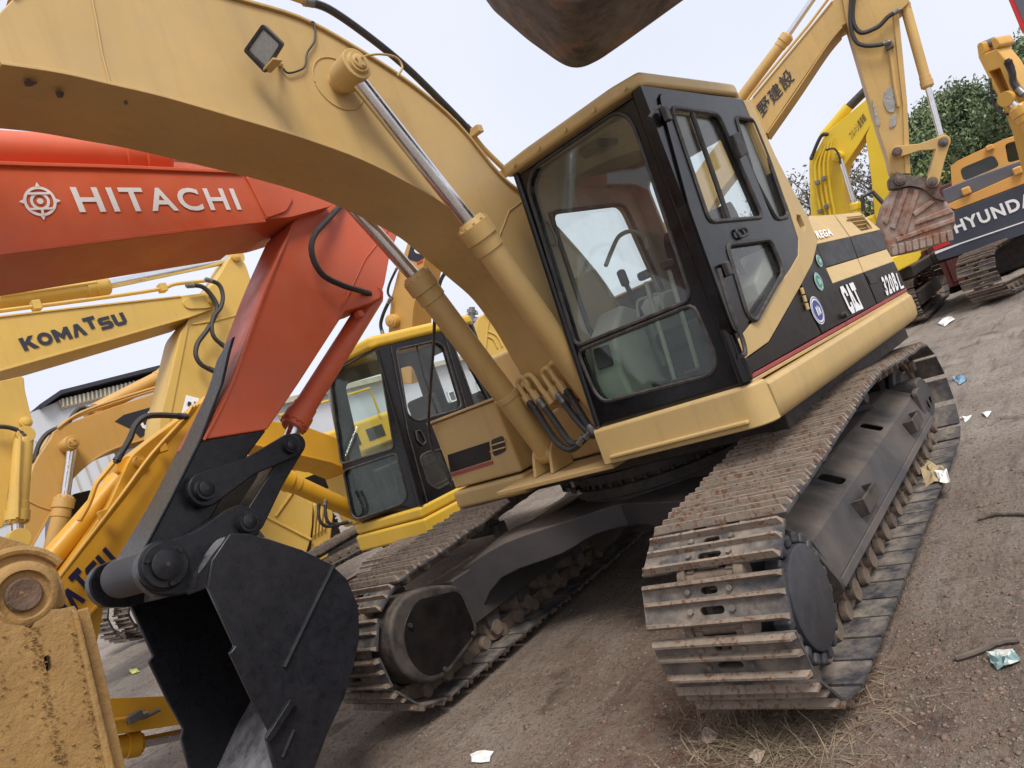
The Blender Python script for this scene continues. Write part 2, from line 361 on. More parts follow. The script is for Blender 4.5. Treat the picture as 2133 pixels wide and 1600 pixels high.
def cylinder_ram(parent,A,J,B,rb,rr,mat,eye=True,name='hydraulic_cylinder',axis=(0,1,0)):
    A,J,B=Vector(A),Vector(J),Vector(B); d=(J-A).normalized(); Ln=(J-A).length
    g=G(); g.lathe(A,d,[(0,rb*.82),(rb*.3,rb*.95),(rb*.5,rb),(Ln-rb*2.2,rb),(Ln-rb*2.15,rb*1.1),(Ln-rb*1.2,rb*1.1),(Ln-rb*1.15,rb*1.24),(Ln-.02*rb,rb*1.24),(Ln,rb*1.1),(Ln+rb*.35,rb*.95)],n=26)
    o=g.obj(name,mat,parent)
    x=d.orthogonal().normalized(); y=d.cross(x); g=G()
    for k in range(10):
        t=2*math.pi*k/10; c=J+(x*math.cos(t)+y*math.sin(t))*rb*1.12; g.cyl(c-d*rb*.1,c+d*rb*.14,rb*.11,n=6)
    g.obj('gland_bolts',mat,o)['kind']='stuff'
    G().cyl(J-d*rb,B,rr,n=20).obj('piston_rod',M['chrome'],o)
    if eye:
        a=Vector(axis).normalized(); G().cyl(B-a*rb*.9,B+a*rb*.9,rr*1.9,n=22).obj('rod_eye',mat,o,bev=.004)
        G().cyl(A-a*rb*.9,A+a*rb*.9,rb*.95,n=22).obj('base_eye',mat,o,bev=.004)
    return o
def pinboss(parent,C,ax,r,Ln,mat,name='pin_boss',bolts=3,hole=True,cap=None):
    C=Vector(C);ax=Vector(ax).normalized()
    o=G().lathe(C,ax,[(0,r*1.0),(Ln*.7,r),(Ln*.72,r*.96),(Ln*.95,r*.94),(Ln,r*.86)],n=32).obj(name,mat,parent)
    g=G().lathe(C+ax*Ln,ax,[(-.002,r*.62),(r*.12,r*.62),(r*.16,r*.56)],n=26)
    x=ax.orthogonal().normalized(); y=ax.cross(x)
    for k in range(bolts):
        t=2*math.pi*k/bolts+.5; c=C+ax*Ln+(x*math.cos(t)+y*math.sin(t))*r*.4; g.cyl(c,c+ax*r*.3,r*.12,n=6)
    g.obj('pin_cap',cap or mat,o); 
    if hole: G().cyl(C+ax*(Ln+r*.14),C+ax*(Ln+r*.18),r*.09,n=10).obj('grease_hole',M['dark'],o)
    return o
def link(parent,A,B,ra,rb,t,mat,name='link_arm',ax=(0,1,0),wa=.55):
    A=Vector(A);B=Vector(B);ax=Vector(ax).normalized(); d=(B-A).normalized(); u=d.cross(ax).normalized(); pts=[]
    for k in range(13):
        a=math.pi/2+math.pi*k/12; pts.append(A+(u*math.sin(a)+d*math.cos(a))*ra)
    m=(A+B)/2; w=(ra+rb)/2*wa
    pts.append(m-u*w-d*0)
    for k in range(13):
        a=-math.pi/2+math.pi*k/12; pts.append(B+(u*math.sin(a)+d*math.cos(a))*rb)
    pts.append(m+u*w)
    return G().slab([p-ax*t/2 for p in pts],ax*t).obj(name,mat,parent,bev=min(.008,t*.2))
def arm(parent,name,px,pl,wd,mat,flange=.012,edges=True,rr=.03,bev=.008):
    n=pl[1].normalized(); P=on(px,pl)
    if (CP-P[0]).dot(n)<0: n=-n
    P=rnd(P,rr,3)
    o=G().slab(P,-n*wd).obj(name,mat,parent,bev=bev)
    return o
def chord(parent,px,pl,wd,mat,t=.018,lip=.014,name='chord_plate'):   # the flange plate along an edge of a box arm
    n=pl[1].normalized(); P=spline(on(px,pl),5)
    if (CP-P[0]).dot(n)<0: n=-n
    return G().ribbon([p+n*lip for p in P],-n*(wd+2*lip),t).obj(name,mat,parent,bev=.004)
def hose(parent,pts,r,mat=None,name='hydraulic_hose',n=8):
    P=spline([Vector(p) for p in pts],6); o=G().tube(P,r,n).obj(name,mat or M['hose'],parent)
    if mat is None and r>.014:
        for a,b in((P[0],P[2]),(P[-1],P[-3])):
            d=(b-a).normalized(); G().lathe(a-d*r,d,[(0,r*.8),(r*.6,r*.8),(r*.6,r*1.2),(r*1.4,r*1.2),(r*1.5,r*1.12),(r*3.2,r*1.12)],n=12).obj('hose_fitting',M['steel'] if random.random()<.4 else M['hose'],parent)
    return o
GL={'K':[[(0,0),(.3,0),(.3,.36),(.38,.44),(.66,0),(1.04,0),(.6,.6),(1,1),(.64,1),(.3,.64),(.3,1),(0,1)]],
'M':[[(0,0),(.25,0),(.25,.5),(.5,.08),(.75,.5),(.75,0),(1,0),(1,1),(.76,1),(.5,.56),(.24,1),(0,1)]],
'A':[[(0,0),(.3,0),(.5,.6),(.7,0),(1,0),(.66,1),(.34,1)]],'T':[[(.33,0),(.67,0),(.67,.72),(1,.72),(1,1),(0,1),(0,.72),(.33,.72)]],
'S':[[(0,0),(.8,0),(1,.14),(1,.48),(.86,.62),(.32,.62),(.32,.75),(.95,.75),(.95,1),(.18,1),(0,.86),(0,.52),(.14,.38),(.68,.38),(.68,.25),(0,.25)]],
'U':[[(0,1),(0,.24),(.2,0),(.8,0),(1,.24),(1,1),(.68,1),(.68,.28),(.32,.28),(.32,1)]],
'C':[[(0,.2),(.2,0),(.8,0),(1,.2),(1,.38),(.66,.38),(.66,.24),(.34,.24),(.34,.76),(.66,.76),(.66,.62),(1,.62),(1,.8),(.8,1),(.2,1),(0,.8)]],
'B':[[(0,0),(.84,0),(1,.14),(1,.42),(.88,.5),(1,.58),(1,.86),(.84,1),(0,1)]]}
def oring(): return [[(.5+(.5-r)*math.cos(t)*1.0,.5+(.5-r)*math.sin(t)) for t,r in ((a,0),(b,0),(b,.27),(a,.27))] for a,b in ((2*math.pi*k/24,2*math.pi*(k+1)/24) for k in range(24))]
GL['O']=oring()
def blocks(word,pl,bl,br,tl,mat,parent,raise_=None,lift=.006,gap=.1,wid=None):
    A,B,D=[hit(p,pl) for p in(bl,br,tl)]; wid=wid or {'M':1.2,'T':.9}
    ws=[wid.get(c,1) for c in word]; tot=sum(ws)+gap*(len(word)-1); x=0; pol=[]
    for c,w in zip(word,ws):
        dy=(raise_ or {}).get(c,0)
        for p in GL[c]: pol.append([((x+u*w)/tot,v+dy) for u,v in p])
        x+=w+gap
    return flat(pol,pl,A,B-A,D-A,mat,parent,'lettering',lift=lift)
# ------------------------------------------------------------------ ground
VT={}
def vnoise(x,y,seed):
    if seed not in VT: VT[seed]=np.random.default_rng(seed).random((256,256))
    tab=VT[seed]
    xi=np.floor(x).astype(int);yi=np.floor(y).astype(int);fx=x-xi;fy=y-yi
    fx=fx*fx*(3-2*fx);fy=fy*fy*(3-2*fy)
    a=tab[xi%256,yi%256];b=tab[(xi+1)%256,yi%256];c=tab[xi%256,(yi+1)%256];d=tab[(xi+1)%256,(yi+1)%256]
    return (a*(1-fx)+b*fx)*(1-fy)+(c*(1-fx)+d*fx)*fy-.5
def gheight(x,y):
    x=np.asarray(x,float);y=np.asarray(y,float)
    dist=np.hypot(x-2,y-1)
    h=.026*vnoise(x*1.3,y*1.3,1)+.018*vnoise(x*4,y*4,2)+.014*vnoise(x*10,y*10,3)+.010*vnoise(x*22,y*22,4)
    far=np.clip((dist-3.5)/6,0,1)
    # wheel and track ruts, running along the rows of machines
    rut=.05*vnoise(x*.35+9,y*2.2+vnoise(x*.3,y*.3,8)*3,5)+.04*vnoise(x*.8,y*5.5,6)+.05*vnoise(x*.25,y*.25,7)
    h=h+far*rut
    for s in(1,-1):
        m=np.exp(-np.clip((np.abs(y-1.19*s)-.33)/.08,0,9)**2)*np.exp(-np.clip((np.abs(x-.05)-1.95)/.15,0,9)**2)
        h=h*(1-m)-.006*m
    return h-.02
def axis(c,n,near,far):
    t=np.linspace(-1,1,n); k=np.sinh(t*6.2)/np.sinh(6.2); return c+near*t*0+k*far+t*near
gx=axis(1.2,620,3.4,320); gy=axis(.6,620,3.2,320)
X,Y=np.meshgrid(gx,gy,indexing='ij'); Z=gheight(X,Y)
nx,ny=X.shape; vv=np.stack([X.ravel(),Y.ravel(),Z.ravel()],1)
ii=np.arange(nx*ny).reshape(nx,ny); q=np.stack([ii[:-1,:-1].ravel(),ii[1:,:-1].ravel(),ii[1:,1:].ravel(),ii[:-1,1:].ravel()],1)
me=bpy.data.meshes.new('ground'); me.vertices.add(len(vv)); me.vertices.foreach_set('co',vv.ravel()); me.loops.add(q.size); me.loops.foreach_set('vertex_index',q.ravel().astype(np.int32)); me.polygons.add(len(q)); me.polygons.foreach_set('loop_start',np.arange(0,q.size,4).astype(np.int32)); me.update(); me.validate()
me.polygons.foreach_set('use_smooth',[True]*len(me.polygons))
def ground_mat():
    m=bpy.data.materials.new('packed_dirt'); m.use_nodes=True; t=m.node_tree; n=t.nodes; l=t.links.new; b=n['Principled BSDF']; b.inputs['Roughness'].default_value=.95; b.inputs['Specular IOR Level'].default_value=.2
    tcn=n.new('ShaderNodeTexCoord'); v=tcn.outputs['Object']
    def noise(sc,det=6,ro=.65,vec=None):
        q=n.new('ShaderNodeTexNoise'); q.inputs['Scale'].default_value=sc; q.inputs['Detail'].default_value=det; q.inputs['Roughness'].default_value=ro; l(vec or v,q.inputs[0]); return q.outputs['Fac']
    def rmp(src,pts):
        q=n.new('ShaderNodeValToRGB'); e=q.color_ramp.elements
        e[0].position,e[0].color=pts[0][0],(*pts[0][1],1); e[1].position,e[1].color=pts[-1][0],(*pts[-1][1],1)
        for p,c in pts[1:-1]: x=e.new(p); x.color=(*c,1)
        l(src,q.inputs[0]); return q.outputs[0]
    def mix(f,a,bb,mode='MIX'):
        q=n.new('ShaderNodeMix'); q.data_type='RGBA'; q.blend_type=mode
        if isinstance(f,float): q.inputs[0].default_value=f
        else: l(f,q.inputs[0])
        for i,x in((6,a),(7,bb)):
            if isinstance(x,tuple): q.inputs[i].default_value=(*x,1)
            else: l(x,q.inputs[i])
        return q.outputs[2]
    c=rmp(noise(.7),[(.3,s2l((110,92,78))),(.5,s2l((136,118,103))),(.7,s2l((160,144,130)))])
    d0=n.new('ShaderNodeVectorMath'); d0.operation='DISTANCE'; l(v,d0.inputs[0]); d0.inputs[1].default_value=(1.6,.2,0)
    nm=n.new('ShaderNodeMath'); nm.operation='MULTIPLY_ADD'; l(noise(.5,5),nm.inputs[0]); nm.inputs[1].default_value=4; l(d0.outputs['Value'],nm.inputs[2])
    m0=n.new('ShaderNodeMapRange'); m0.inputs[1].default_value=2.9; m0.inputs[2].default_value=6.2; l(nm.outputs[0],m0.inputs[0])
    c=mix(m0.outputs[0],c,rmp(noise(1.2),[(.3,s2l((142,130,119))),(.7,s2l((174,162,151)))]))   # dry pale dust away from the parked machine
    c=mix(rmp(noise(2.3,7,.7),[(.56,(0,0,0)),(.72,(.7,.7,.7))]),c,s2l((122,94,80)))       # reddish earth
    # brick-red patches near the track nose
    sp=n.new('ShaderNodeSeparateXYZ'); l(v,sp.inputs[0])
    d=n.new('ShaderNodeVectorMath'); d.operation='DISTANCE'; l(v,d.inputs[0]); d.inputs[1].default_value=(2.05,1.05,0)
    mr=n.new('ShaderNodeMapRange'); mr.inputs[1].default_value=1.1; mr.inputs[2].default_value=.15; l(d.outputs['Value'],mr.inputs[0])
    q=n.new('ShaderNodeMath'); q.operation='MULTIPLY'; l(mr.outputs[0],q.inputs[0]); l(rmp(noise(6,6,.7),[(.42,(0,0,0)),(.66,(1,1,1))]),q.inputs[1])
    c=mix(q.outputs[0],c,s2l((120,74,56)))
    c=mix(rmp(noise(1.9,6,.7),[(.58,(0,0,0)),(.68,(.75,.75,.75))]),c,s2l((88,74,64)))   # damp stains
    c=mix(rmp(noise(38,4,.7),[(.25,(1,1,1)),(.5,(0,0,0))]),c,s2l((78,67,60)))
    c=mix(rmp(noise(70,3,.6),[(.66,(0,0,0)),(.74,(1,1,1))]),c,s2l((166,156,148)))      # grit
    # ruts farther off
    mp=n.new('ShaderNodeMapping'); mp.inputs['Scale'].default_value=(.5,4.5,1); l(v,mp.inputs[0])
    c=mix(rmp(noise(1.4,7,.7,mp.outputs[0]),[(.30,(.6,.6,.6)),(.46,(0,0,0))]),c,s2l((74,64,58)))
    c=mix(rmp(noise(1.1,7,.7,mp.outputs[0]),[(.55,(0,0,0)),(.75,(.6,.6,.6))]),c,s2l((158,149,144)))
    l(c,b.inputs['Base Color'])
    bp=n.new('ShaderNodeBump'); bp.inputs['Distance'].default_value=.03; bp.inputs['Strength'].default_value=.9; l(noise(55,5,.7),bp.inputs['Height'])
    b2=n.new('ShaderNodeBump'); b2.inputs['Distance'].default_value=.06; b2.inputs['Strength'].default_value=.8; l(noise(9,6,.7),b2.inputs['Height']); l(bp.outputs[0],b2.inputs['Normal'])
    l(b2.outputs[0],b.inputs['Normal']); return m
me.materials.append(ground_mat())
struct(put('ground',me))

# ------------------------------------------------------------------ crawler tracks
def shoe_mesh(w=.6):
    bm_outline=[(-.092,-w/2),(.083,-w/2),(.083,w/2),(-.092,w/2),(-.092,.105),(-.072,.098),(-.072,.05),(-.092,.043),(-.092,-.043),(-.072,-.05),(-.072,-.098),(-.092,-.105)]
    def slot(cx,hy,hx):
        o=[]
        for k in range(6): a=-math.pi/2+math.pi*k/5; o.append((cx+hx*math.sin(a),hy-hx+hx*math.cos(a)))
        for k in range(6): a=-math.pi/2+math.pi*k/5; o.append((cx-hx*math.sin(a),-hy+hx-hx*math.cos(a)))
        return [Vector((x,y,0)) for x,y in o]
    g=G(); g.plate([Vector((x,y,0)) for x,y in bm_outline],[slot(-.036,.052,.015),slot(.038,.036,.014)],(0,0,-.012))
    for cx in(-.036,.038):
        for sy in(-1,1): g.cyl((cx,sy*.088,0),(cx,sy*.088,.013),.0125,n=6)
    g.cur=1
    for cx,h in((-.08,.030),(.004,.024),(.070,.030)):
        prof=[(cx-.011,-.001),(cx+.012,-.001),(cx+.005,h),(cx-.005,h)]; n0=len(g.v)
        for y,k in((-w/2+.004,1),(w/2-.004,1)):
            for (x,z) in prof: g.V((x,y-(math.copysign(.014,y) if z>0 else 0),z))
        for k in range(4): j=(k+1)%4; g.F(n0+k,n0+j,n0+4+j,n0+4+k)
        g.F(n0,n0+1,n0+2,n0+3); g.F(n0+4,n0+5,n0+6,n0+7)
    return g.mesh('shoe',[M['shoe'],M['rib']],ang=30)
SHOE=shoe_mesh()
def track_path(xs,xr,zc,r,hump):
    pts=[]
    for k in range(25): a=-math.pi/2+math.pi*k/24; pts.append((xs+r*math.cos(a),zc+r*math.sin(a)))
    span=xs-xr
    for f,h in hump: pts.append((xs-span*f,zc+r+h))
    for k in range(25): a=math.pi/2+math.pi*k/24; pts.append((xr+r*math.cos(a),zc+r*math.sin(a)))
    return pts
HUMP=[(.08,.006),(.17,.025),(.35,.068),(.52,.098),(.60,.104),(.64,.085),(.8,.04),(.93,.01)]
def crawler(parent,T,xs=1.79,xr=-1.66,zc=.44,r=.332,hump=HUMP,off=0,name='crawler_track',detail=True):
    pts=track_path(xs,xr,zc,r,hump); pts.append(pts[0])
    P=np.array(pts); sg=np.hypot(*np.diff(P,axis=0).T); cum=np.concatenate([[0],np.cumsum(sg)]); Lt=cum[-1]
    n=round(Lt/.19); s=(np.arange(n)+off)/n*Lt
    px=np.interp(s%Lt,cum,P[:,0]);pz=np.interp(s%Lt,cum,P[:,1])
    g=G(T)
    for k in range(n):
        a=Vector((px[k],0,pz[k]));b=Vector((px[(k+1)%n],0,pz[(k+1)%n])); t=(b-a).normalized(); nn=Vector((t.z,0,-t.x))
        for sy in(-1,1):
            y=sy*.085; Mx=Matrix((t,Vector((0,1,0)),nn)).transposed()
            g.box((a+b)/2+Vector((0,y,0))-nn*.006,(.2,.034,.088),Mx)
        g.cyl(a+Vector((0,-.12,0)),a+Vector((0,.12,0)),.03,n=10)
        for sy in(-1,1): g.cyl(a+Vector((0,sy*.105,0)),a+Vector((0,sy*.142,0)),.052,.044,n=12)
    tr=g.obj(name,M['chain'],parent,bev=.004,seg=1)
    for k in range(n):
        a=Vector((px[k],0,pz[k]));b=Vector((px[(k+1)%n],0,pz[(k+1)%n])); t=(b-a).normalized(); nn=Vector((t.z,0,-t.x))
        m=(a+b)/2+nn*.053; jit=random.uniform(-.01,.01)
        Mx=Matrix.Translation(m)@Matrix((t,Vector((0,-1,0))*-1,nn)).transposed().to_4x4()
        o=put('shoe',SHOE,None,M=T@Mx@Matrix.Rotation(jit,4,'X')); adopt(o,tr)
    return tr

ROOT=thing('excavator',(0,0,0),'tan crawler excavator with black glazed cab lettered CAT 320B L, nearest and largest','excavator')
for sgn in(1,-1):
    T=Matrix.Translation((0,1.19*sgn,0)); tr=crawler(ROOT,T,off=.03 if sgn>0 else .1)
    y0=1.19*sgn
    # side frame: sloping top, battered outer face, bottom lip
    prof=[(-.20,.61),(.0,.61),(.165,.525),(.222,.335),(.236,.295),(.20,.28),(-.2,.28)]
    xs_=[1.38,-1.42]
    g=G()
    if sgn>0:
        # top plate with two slots and outer plate, built open so the slots are real
        def q(x,k,s=sgn): return Vector((x,y0+prof[k][0]*s,prof[k][1]))
        dirn=(q(0,2)-q(0,1)); up_=Vector((1,0,0))
        def onTop(x,f): return q(x,1)+dirn*f
        holes=[]
        for hx in(.62,-.42): holes.append(rnd([onTop(hx+.055,.12),onTop(hx+.055,.8),onTop(hx-.055,.8),onTop(hx-.055,.12)],.03,3))
        nrm=dirn.cross(Vector((1,0,0))).normalized()
        if nrm.z<0: nrm=-nrm
        g.plate([q(xs_[0],1),q(xs_[1],1),q(xs_[1],2),q(xs_[0],2)],holes,-nrm*.014)
        g.slab([q(xs_[0],2)+Vector((0,0,.0005)),q(xs_[1],2)+Vector((0,0,.0005)),q(xs_[1],3),q(xs_[0],3)],(0,-.014,0))
        g.slab([q(xs_[0],3),q(xs_[1],3),q(xs_[1],4),q(xs_[0],4)],(0,-.03,-.004))
        g.slab([q(xs_[0],0),q(xs_[1],0),q(xs_[1],1),q(xs_[0],1)],(0,0,-.014))
        g.slab([q(xs_[0]-.01,0),q(xs_[1]+.01,0),q(xs_[1]+.01,6),q(xs_[0]-.01,6)],(0,.014,0))
        for xe in xs_: g.slab([Vector((xe,y0+a*sgn,b)) for a,b in prof],(math.copysign(-.02,xe),0,0))
    else:
        g.slab([Vector((xs_[0],y0+a*sgn,b)) for a,b in prof],(xs_[1]-xs_[0],0,0))
    tf=g.obj('track_frame',M['under'],ROOT,bev=.008)
    for i in range(7):
        x=1.12-.37*i; g=G().lathe((x,y0-.16,.165),(0,1,0),[(0,.05),(.03,.05),(.03,.085),(.09,.085),(.09,.07),(.23,.07),(.23,.085),(.29,.085),(.29,.05),(.33,.05)],n=18); g.obj('bottom_roller',M['chain'],tf)
        for sy in(-.19,.15): G().box((x,y0+sy,.24),(.12,.035,.1)).obj('roller_bracket',M['under'],tf,bev=.006)
    for x in(.75,-.35):
        zt=.80 if x<0 else .76
        G().cyl((x,y0-.13,zt),(x,y0+.13,zt),.065,n=18).obj('carrier_roller',M['underdark'],tf,bev=.006)
        G().box((x,y0-.16*sgn,zt-.09),(.1,.06,.2)).obj('carrier_bracket',M['underdark'],tf,bev=.006)
    # idler at the far end, yoke
    g=G().lathe((-1.66,y0-.11,.44),(0,1,0),[(0,.1),(.02,.22),(.05,.235),(.06,.275),(.09,.275),(.1,.235),(.12,.235),(.13,.275),(.16,.275),(.17,.235),(.2,.22),(.22,.1)],n=30); g.obj('idler_wheel',M['under'],tf)
    for sy in(-.17,.17):
        G().slab(rnd([Vector((-1.30,y0+sy,.30)),Vector((-1.30,y0+sy,.56)),Vector((-1.72,y0+sy,.56)),Vector((-1.80,y0+sy,.44)),Vector((-1.72,y0+sy,.32))],.04),(0,.04,0)).obj('idler_yoke',M['under'],tf,bev=.008)
    G().slab(rnd([Vector((-1.42,y0,.30)),Vector((-1.42,y0,.62)),Vector((-1.66,y0,.60)),Vector((-1.72,y0,.50)),Vector((-1.7,y0,.30))],.06),(0,.21*sgn,0)).obj('idler_guard',M['under'],tf,bev=.02)
    # sprocket, final drive
    g=G(); n=21; pts=[]
    for k in range(n*4):
        a=2*math.pi*k/(n*4); rr_=.315 if k%4 in(0,1) else .275; pts.append(Vector((1.79+rr_*math.cos(a),y0-.03,.44+rr_*math.sin(a))))
    g.slab(pts,(0,.06,0)); g.obj('sprocket',M['underdark'],tf,bev=.006)
    if sgn>0:
        d=G().lathe((1.79,y0+.03,.44),(0,1,0),[(0,.225),(.12,.225),(.125,.235),(.165,.235),(.17,.21),(.212,.205),(.218,.195),(.22,.0)],n=48); fd=d.obj('final_drive_cover',M['hub'],tf)
        pts=[]
        for k in range(20*6):
            a=2*math.pi*k/(20*6); rr_=.256 if k%6 in(0,1,2) else .214; pts.append(Vector((1.79+rr_*math.cos(a),y0+.165,.44+rr_*math.sin(a))))
        for k in range(20):
            a=2*math.pi*k/20; c=Vector((1.79+.232*math.cos(a),y0+.198,.44+.232*math.sin(a))); G().box(c,(.05,.075,.044),Matrix.Rotation(-a,3,'Y')).obj('rim_lug',M['hub'],tf,bev=.014,seg=3)
        G().slab(rnd([Vector((1.395,y0-.2,.66)),Vector((1.395,y0+.04,.66)),Vector((1.41,y0+.17,.50)),Vector((1.42,y0+.25,.31)),Vector((1.42,y0+.2,.27)),Vector((1.40,y0-.2,.27))],.05),(.03,0,0)).obj('frame_end_plate',M['underdark'],tf,bev=.006)
        # step brackets on the outer face
        for bx in(.66,-.86):
            g=G()
            for dx in(-.13,.13):
                p=Vector((bx+dx,y0+.15,.475)); g.slab([p,p+Vector((0,.10,.012)),p+Vector((0,.105,-.07)),p+Vector((0,.045,-.085))],(.014,0,0))
            g.slab([Vector((bx+.145,y0+.25,.488)),Vector((bx-.13,y0+.25,.488)),Vector((bx-.13,y0+.255,.405)),Vector((bx+.145,y0+.255,.405))],(0,-.014,0)); g.obj('step_bracket',M['underdark'],tf,bev=.004)
    else:
        # travel-motor guard on the inner side
        pl=YP(-.84); c=on([(845,1236),(900,1218),(962,1218),(1003,1312),(985,1345),(930,1415),(880,1428),(835,1400),(812,1340),(815,1280)],pl)
        gd=G().slab(rnd(c,.09,5),(0,-.22,0)).obj('travel_motor_guard',M['underdark'],tf,bev=.025,seg=3)
        c2=on([(865,1250),(958,1228),(993,1313),(925,1402),(885,1410),(850,1370),(838,1310)],YP(-.835))
        cv=G().slab(rnd(c2,.07,5),(0,-.02,0)).obj('guard_cover',M['blkpanel'],gd,bev=.006)
        for p in on([(853,1303),(985,1320),(926,1394)],YP(-.828)): G().cyl(p,p+Vector((0,.012,0)),.014,n=8).obj('cover_bolt',M['underdark'],cv)
# carbody: X frame, centre drum
pl=(Vector((1.15,-.9,0)),Vector((1.35,.65,0)).normalized())
top=[(962,1184),(1050,1130),(1180,1085),(1310,1045),(1440,1028),(1520,1030)]; bot=[(1500,1110),(1370,1102),(1320,1095),(1240,1115),(1170,1155),(1045,1205),(1000,1285)]
nn=-pl[1]
cb=G().slab(spline(on(top,pl),3)+spline(on(bot,pl),3),nn*.42).obj('carbody_leg',M['under'],ROOT,bev=.012)
for mir in((1,-1,1),(-1,1,1),(-1,-1,1)):
    a=[Vector((p.x*mir[0],p.y*mir[1],p.z)) for p in spline(on(top,pl),3)+spline(on(bot,pl),3)]
    G().slab(a,Vector((nn.x*mir[0],nn.y*mir[1],0))*.42).obj('carbody_leg',M['under'],ROOT,bev=.012)
# fillet plate along the leg edge and drum
G().lathe((0,0,.50),(0,0,1),[(0,.55),(.02,.62),(.2,.62),(.24,.60)],n=48).obj('carbody_drum',M['under'],ROOT)
G().cyl((0,0,.44),(0,0,.5),.5,n=40).obj('carbody_bottom',M['underdark'],ROOT)
sb=G().lathe((0,0,.74),(0,0,1),[(0,.66),(.06,.66),(.065,.60),(.09,.60),(.095,.64),(.15,.64)],n=56).obj('swing_bearing',M['underdark'],ROOT)
g=G()
for k in range(44):
    a=2*math.pi*k/44; g.cyl((.615*math.cos(a),.615*math.sin(a),.79),(.615*math.cos(a),.615*math.sin(a),.845),.016,n=6)
g.obj('bearing_bolts',M['underdark'],sb)['kind']='stuff'
# ------------------------------------------------------------------ main excavator: upper structure
XF,YO,YI,ZB,ZT,LN=1.0599,1.3574,.3766,1.2566,2.7766,.105
def zpx(l,ox,oy,s): return [(ox+a/s,oy+b/s) for a,b in l]
UN=UM.to_3x3()@Vector((0,1,0)); UF=UM.to_3x3()@Vector((1,0,0))
G(UM).box((-.62,0,.965),(2.5,2.5,.14)).obj('swing_platform',M['underdark'],ROOT,bev=.01)
G(UM).box((.82,-.12,1.012),(.46,1.0,.03)).obj('front_deck',M['tan'],ROOT,bev=.006)
# sill wrapped round the corner
def sweep(path,prof,T=UM):
    g=G(T); rs=[]; n=len(path)
    for i,(x,y) in enumerate(path):
        a=Vector(path[max(i-1,0)]);b=Vector(path[min(i+1,n-1)]); d=(b-a).normalized(); o=Vector((d.y,-d.x))
        rs.append([g.V((x+o.x*k,y+o.y*k,z)) for k,z in prof])
    m=len(prof)
    for A,B in zip(rs,rs[1:]):
        for k in range(m): j=(k+1)%m; g.F(A[k],B[k],B[j],A[j])
    g.F(*rs[0][::-1]); g.F(*rs[-1]); return g
def arc(c,r,a0,a1,n=8): return [(c[0]+r*math.cos(R(a0+(a1-a0)*k/n)),c[1]+r*math.sin(R(a0+(a1-a0)*k/n))) for k in range(n+1)]
pr1=[(-.05,1.243),(-.012,1.243),(0,1.23),(.004,1.13),(.006,1.10),(.006,1.06),(.008,1.036),(-.05,1.03)]
path=[(1.09,1.27),(1.09,.37)]
fp=[(1.09,.365)]+[(1.09,.6),(1.09,.9),(1.09,1.15)]+arc((.985,1.285),.105,0,90,8)
g=sweep([(x,y) for x,y in fp],[( k,z) for k,z in pr1]); g.obj('front_sill_panel',M['tanclean'],ROOT,bev=.008)
G(UM).box((1.105,.86,1.075),(.03,.86,.022)).obj('sill_ridge',M['tanclean'],ROOT,bev=.009,seg=3)
pr2=[(-.06,1.228),(-.015,1.224),(.002,1.205),(.006,1.12),(-.004,1.055),(-.035,1.025),(-.06,1.02)]
sp=[(.98,1.392),(.4,1.395),(-.6,1.395),(-1.5,1.395),(-1.80,1.385)]+arc((-1.80,1.305),.08,90,175,6)
sweep(sp,pr2).obj('side_sill',M['tanclean'],ROOT,bev=.003)
# engine housing
SP=UYP(YO)
def skin(name,rows,mat,t=.025,bev=.004,holes=None):   # rows: list of (pixel, lateral plane)
    P=[hit(q,UYP(v)) for q,v in rows]
    n=(P[1]-P[0]).cross(P[2]-P[0]).normalized()
    if n.dot(UN)<0: n=-n
    if holes: return G().plate(P,[[hit(q,(P[0],n)) for q in h] for h in holes],-n*t).obj(name,mat,ROOT,bev=bev)
    return G().slab(P,-n*t).obj(name,mat,ROOT,bev=bev)
lo=skin('lower_side_panel',[((1553,750),YO),((1603,713),YO),((1664,604),YO),((1711,695),YO),((1566,777),YO)],M['blkpanel'])
pb=skin('access_door',[((1669,592),YO),((1701,512),YO),((1720,557),YO),((1735,590),YO),((1798,567.5),YO),((1826,633),YO),((1713,694),YO)],M['blkpanel'])
pc=skin('access_door',[((1800,567),YO),((1862,544.5),YO),((1888,599),YO),((1828,632),YO)],M['blkpanel'])
skin('stripe',[((1566.5,779),YO),((1888,600),YO),((1890,606),YO),((1568.5,788),YO)],M['red'],t=.02)
skin('stripe_trim',[((1569,789.5),YO),((1890,607.5),YO),((1892,613),YO),((1571,797),YO)],M['tanclean'],t=.02)
for a,b in(((1721,558),(1786,538)),((1787.5,537.5),(1847,519))):
    f=[(1735,590),(1798.5,567)] if a[0]<1780 else [(1800,566.5),(1862,544)]
    skin('ledge',[(a,1.285),(b,1.285),(f[1],YO),(f[0],YO)],M['tanclean'])
for a,b,c,d in(((1701,509),(1770,494),(1786,537),(1720,557)),((1771.5,493.7),(1837,479),(1846.5,518.5),(1787.5,536.5))):
    skin('upper_side_panel',[(a,1.265),(b,1.265),(c,1.285),(d,1.285)],M['blkpanel'])
hd=skin('hood_panel',[((1680,450),1.08),((1737,447),1.08),((1769,493),1.265),((1701,508),1.265)],M['tanclean'])
h2=skin('hood_panel',[((1739,447),1.08),((1791,442),1.08),((1834,478),1.265),((1771,492.5),1.265)],M['tanclean'],holes=[[(1763,452),(1800,448),(1818,476),(1794,481)]])
P_=[hit(q,UYP(1.15)) for q in((1763,452),(1800,448),(1818,476),(1794,481))]
g=G()
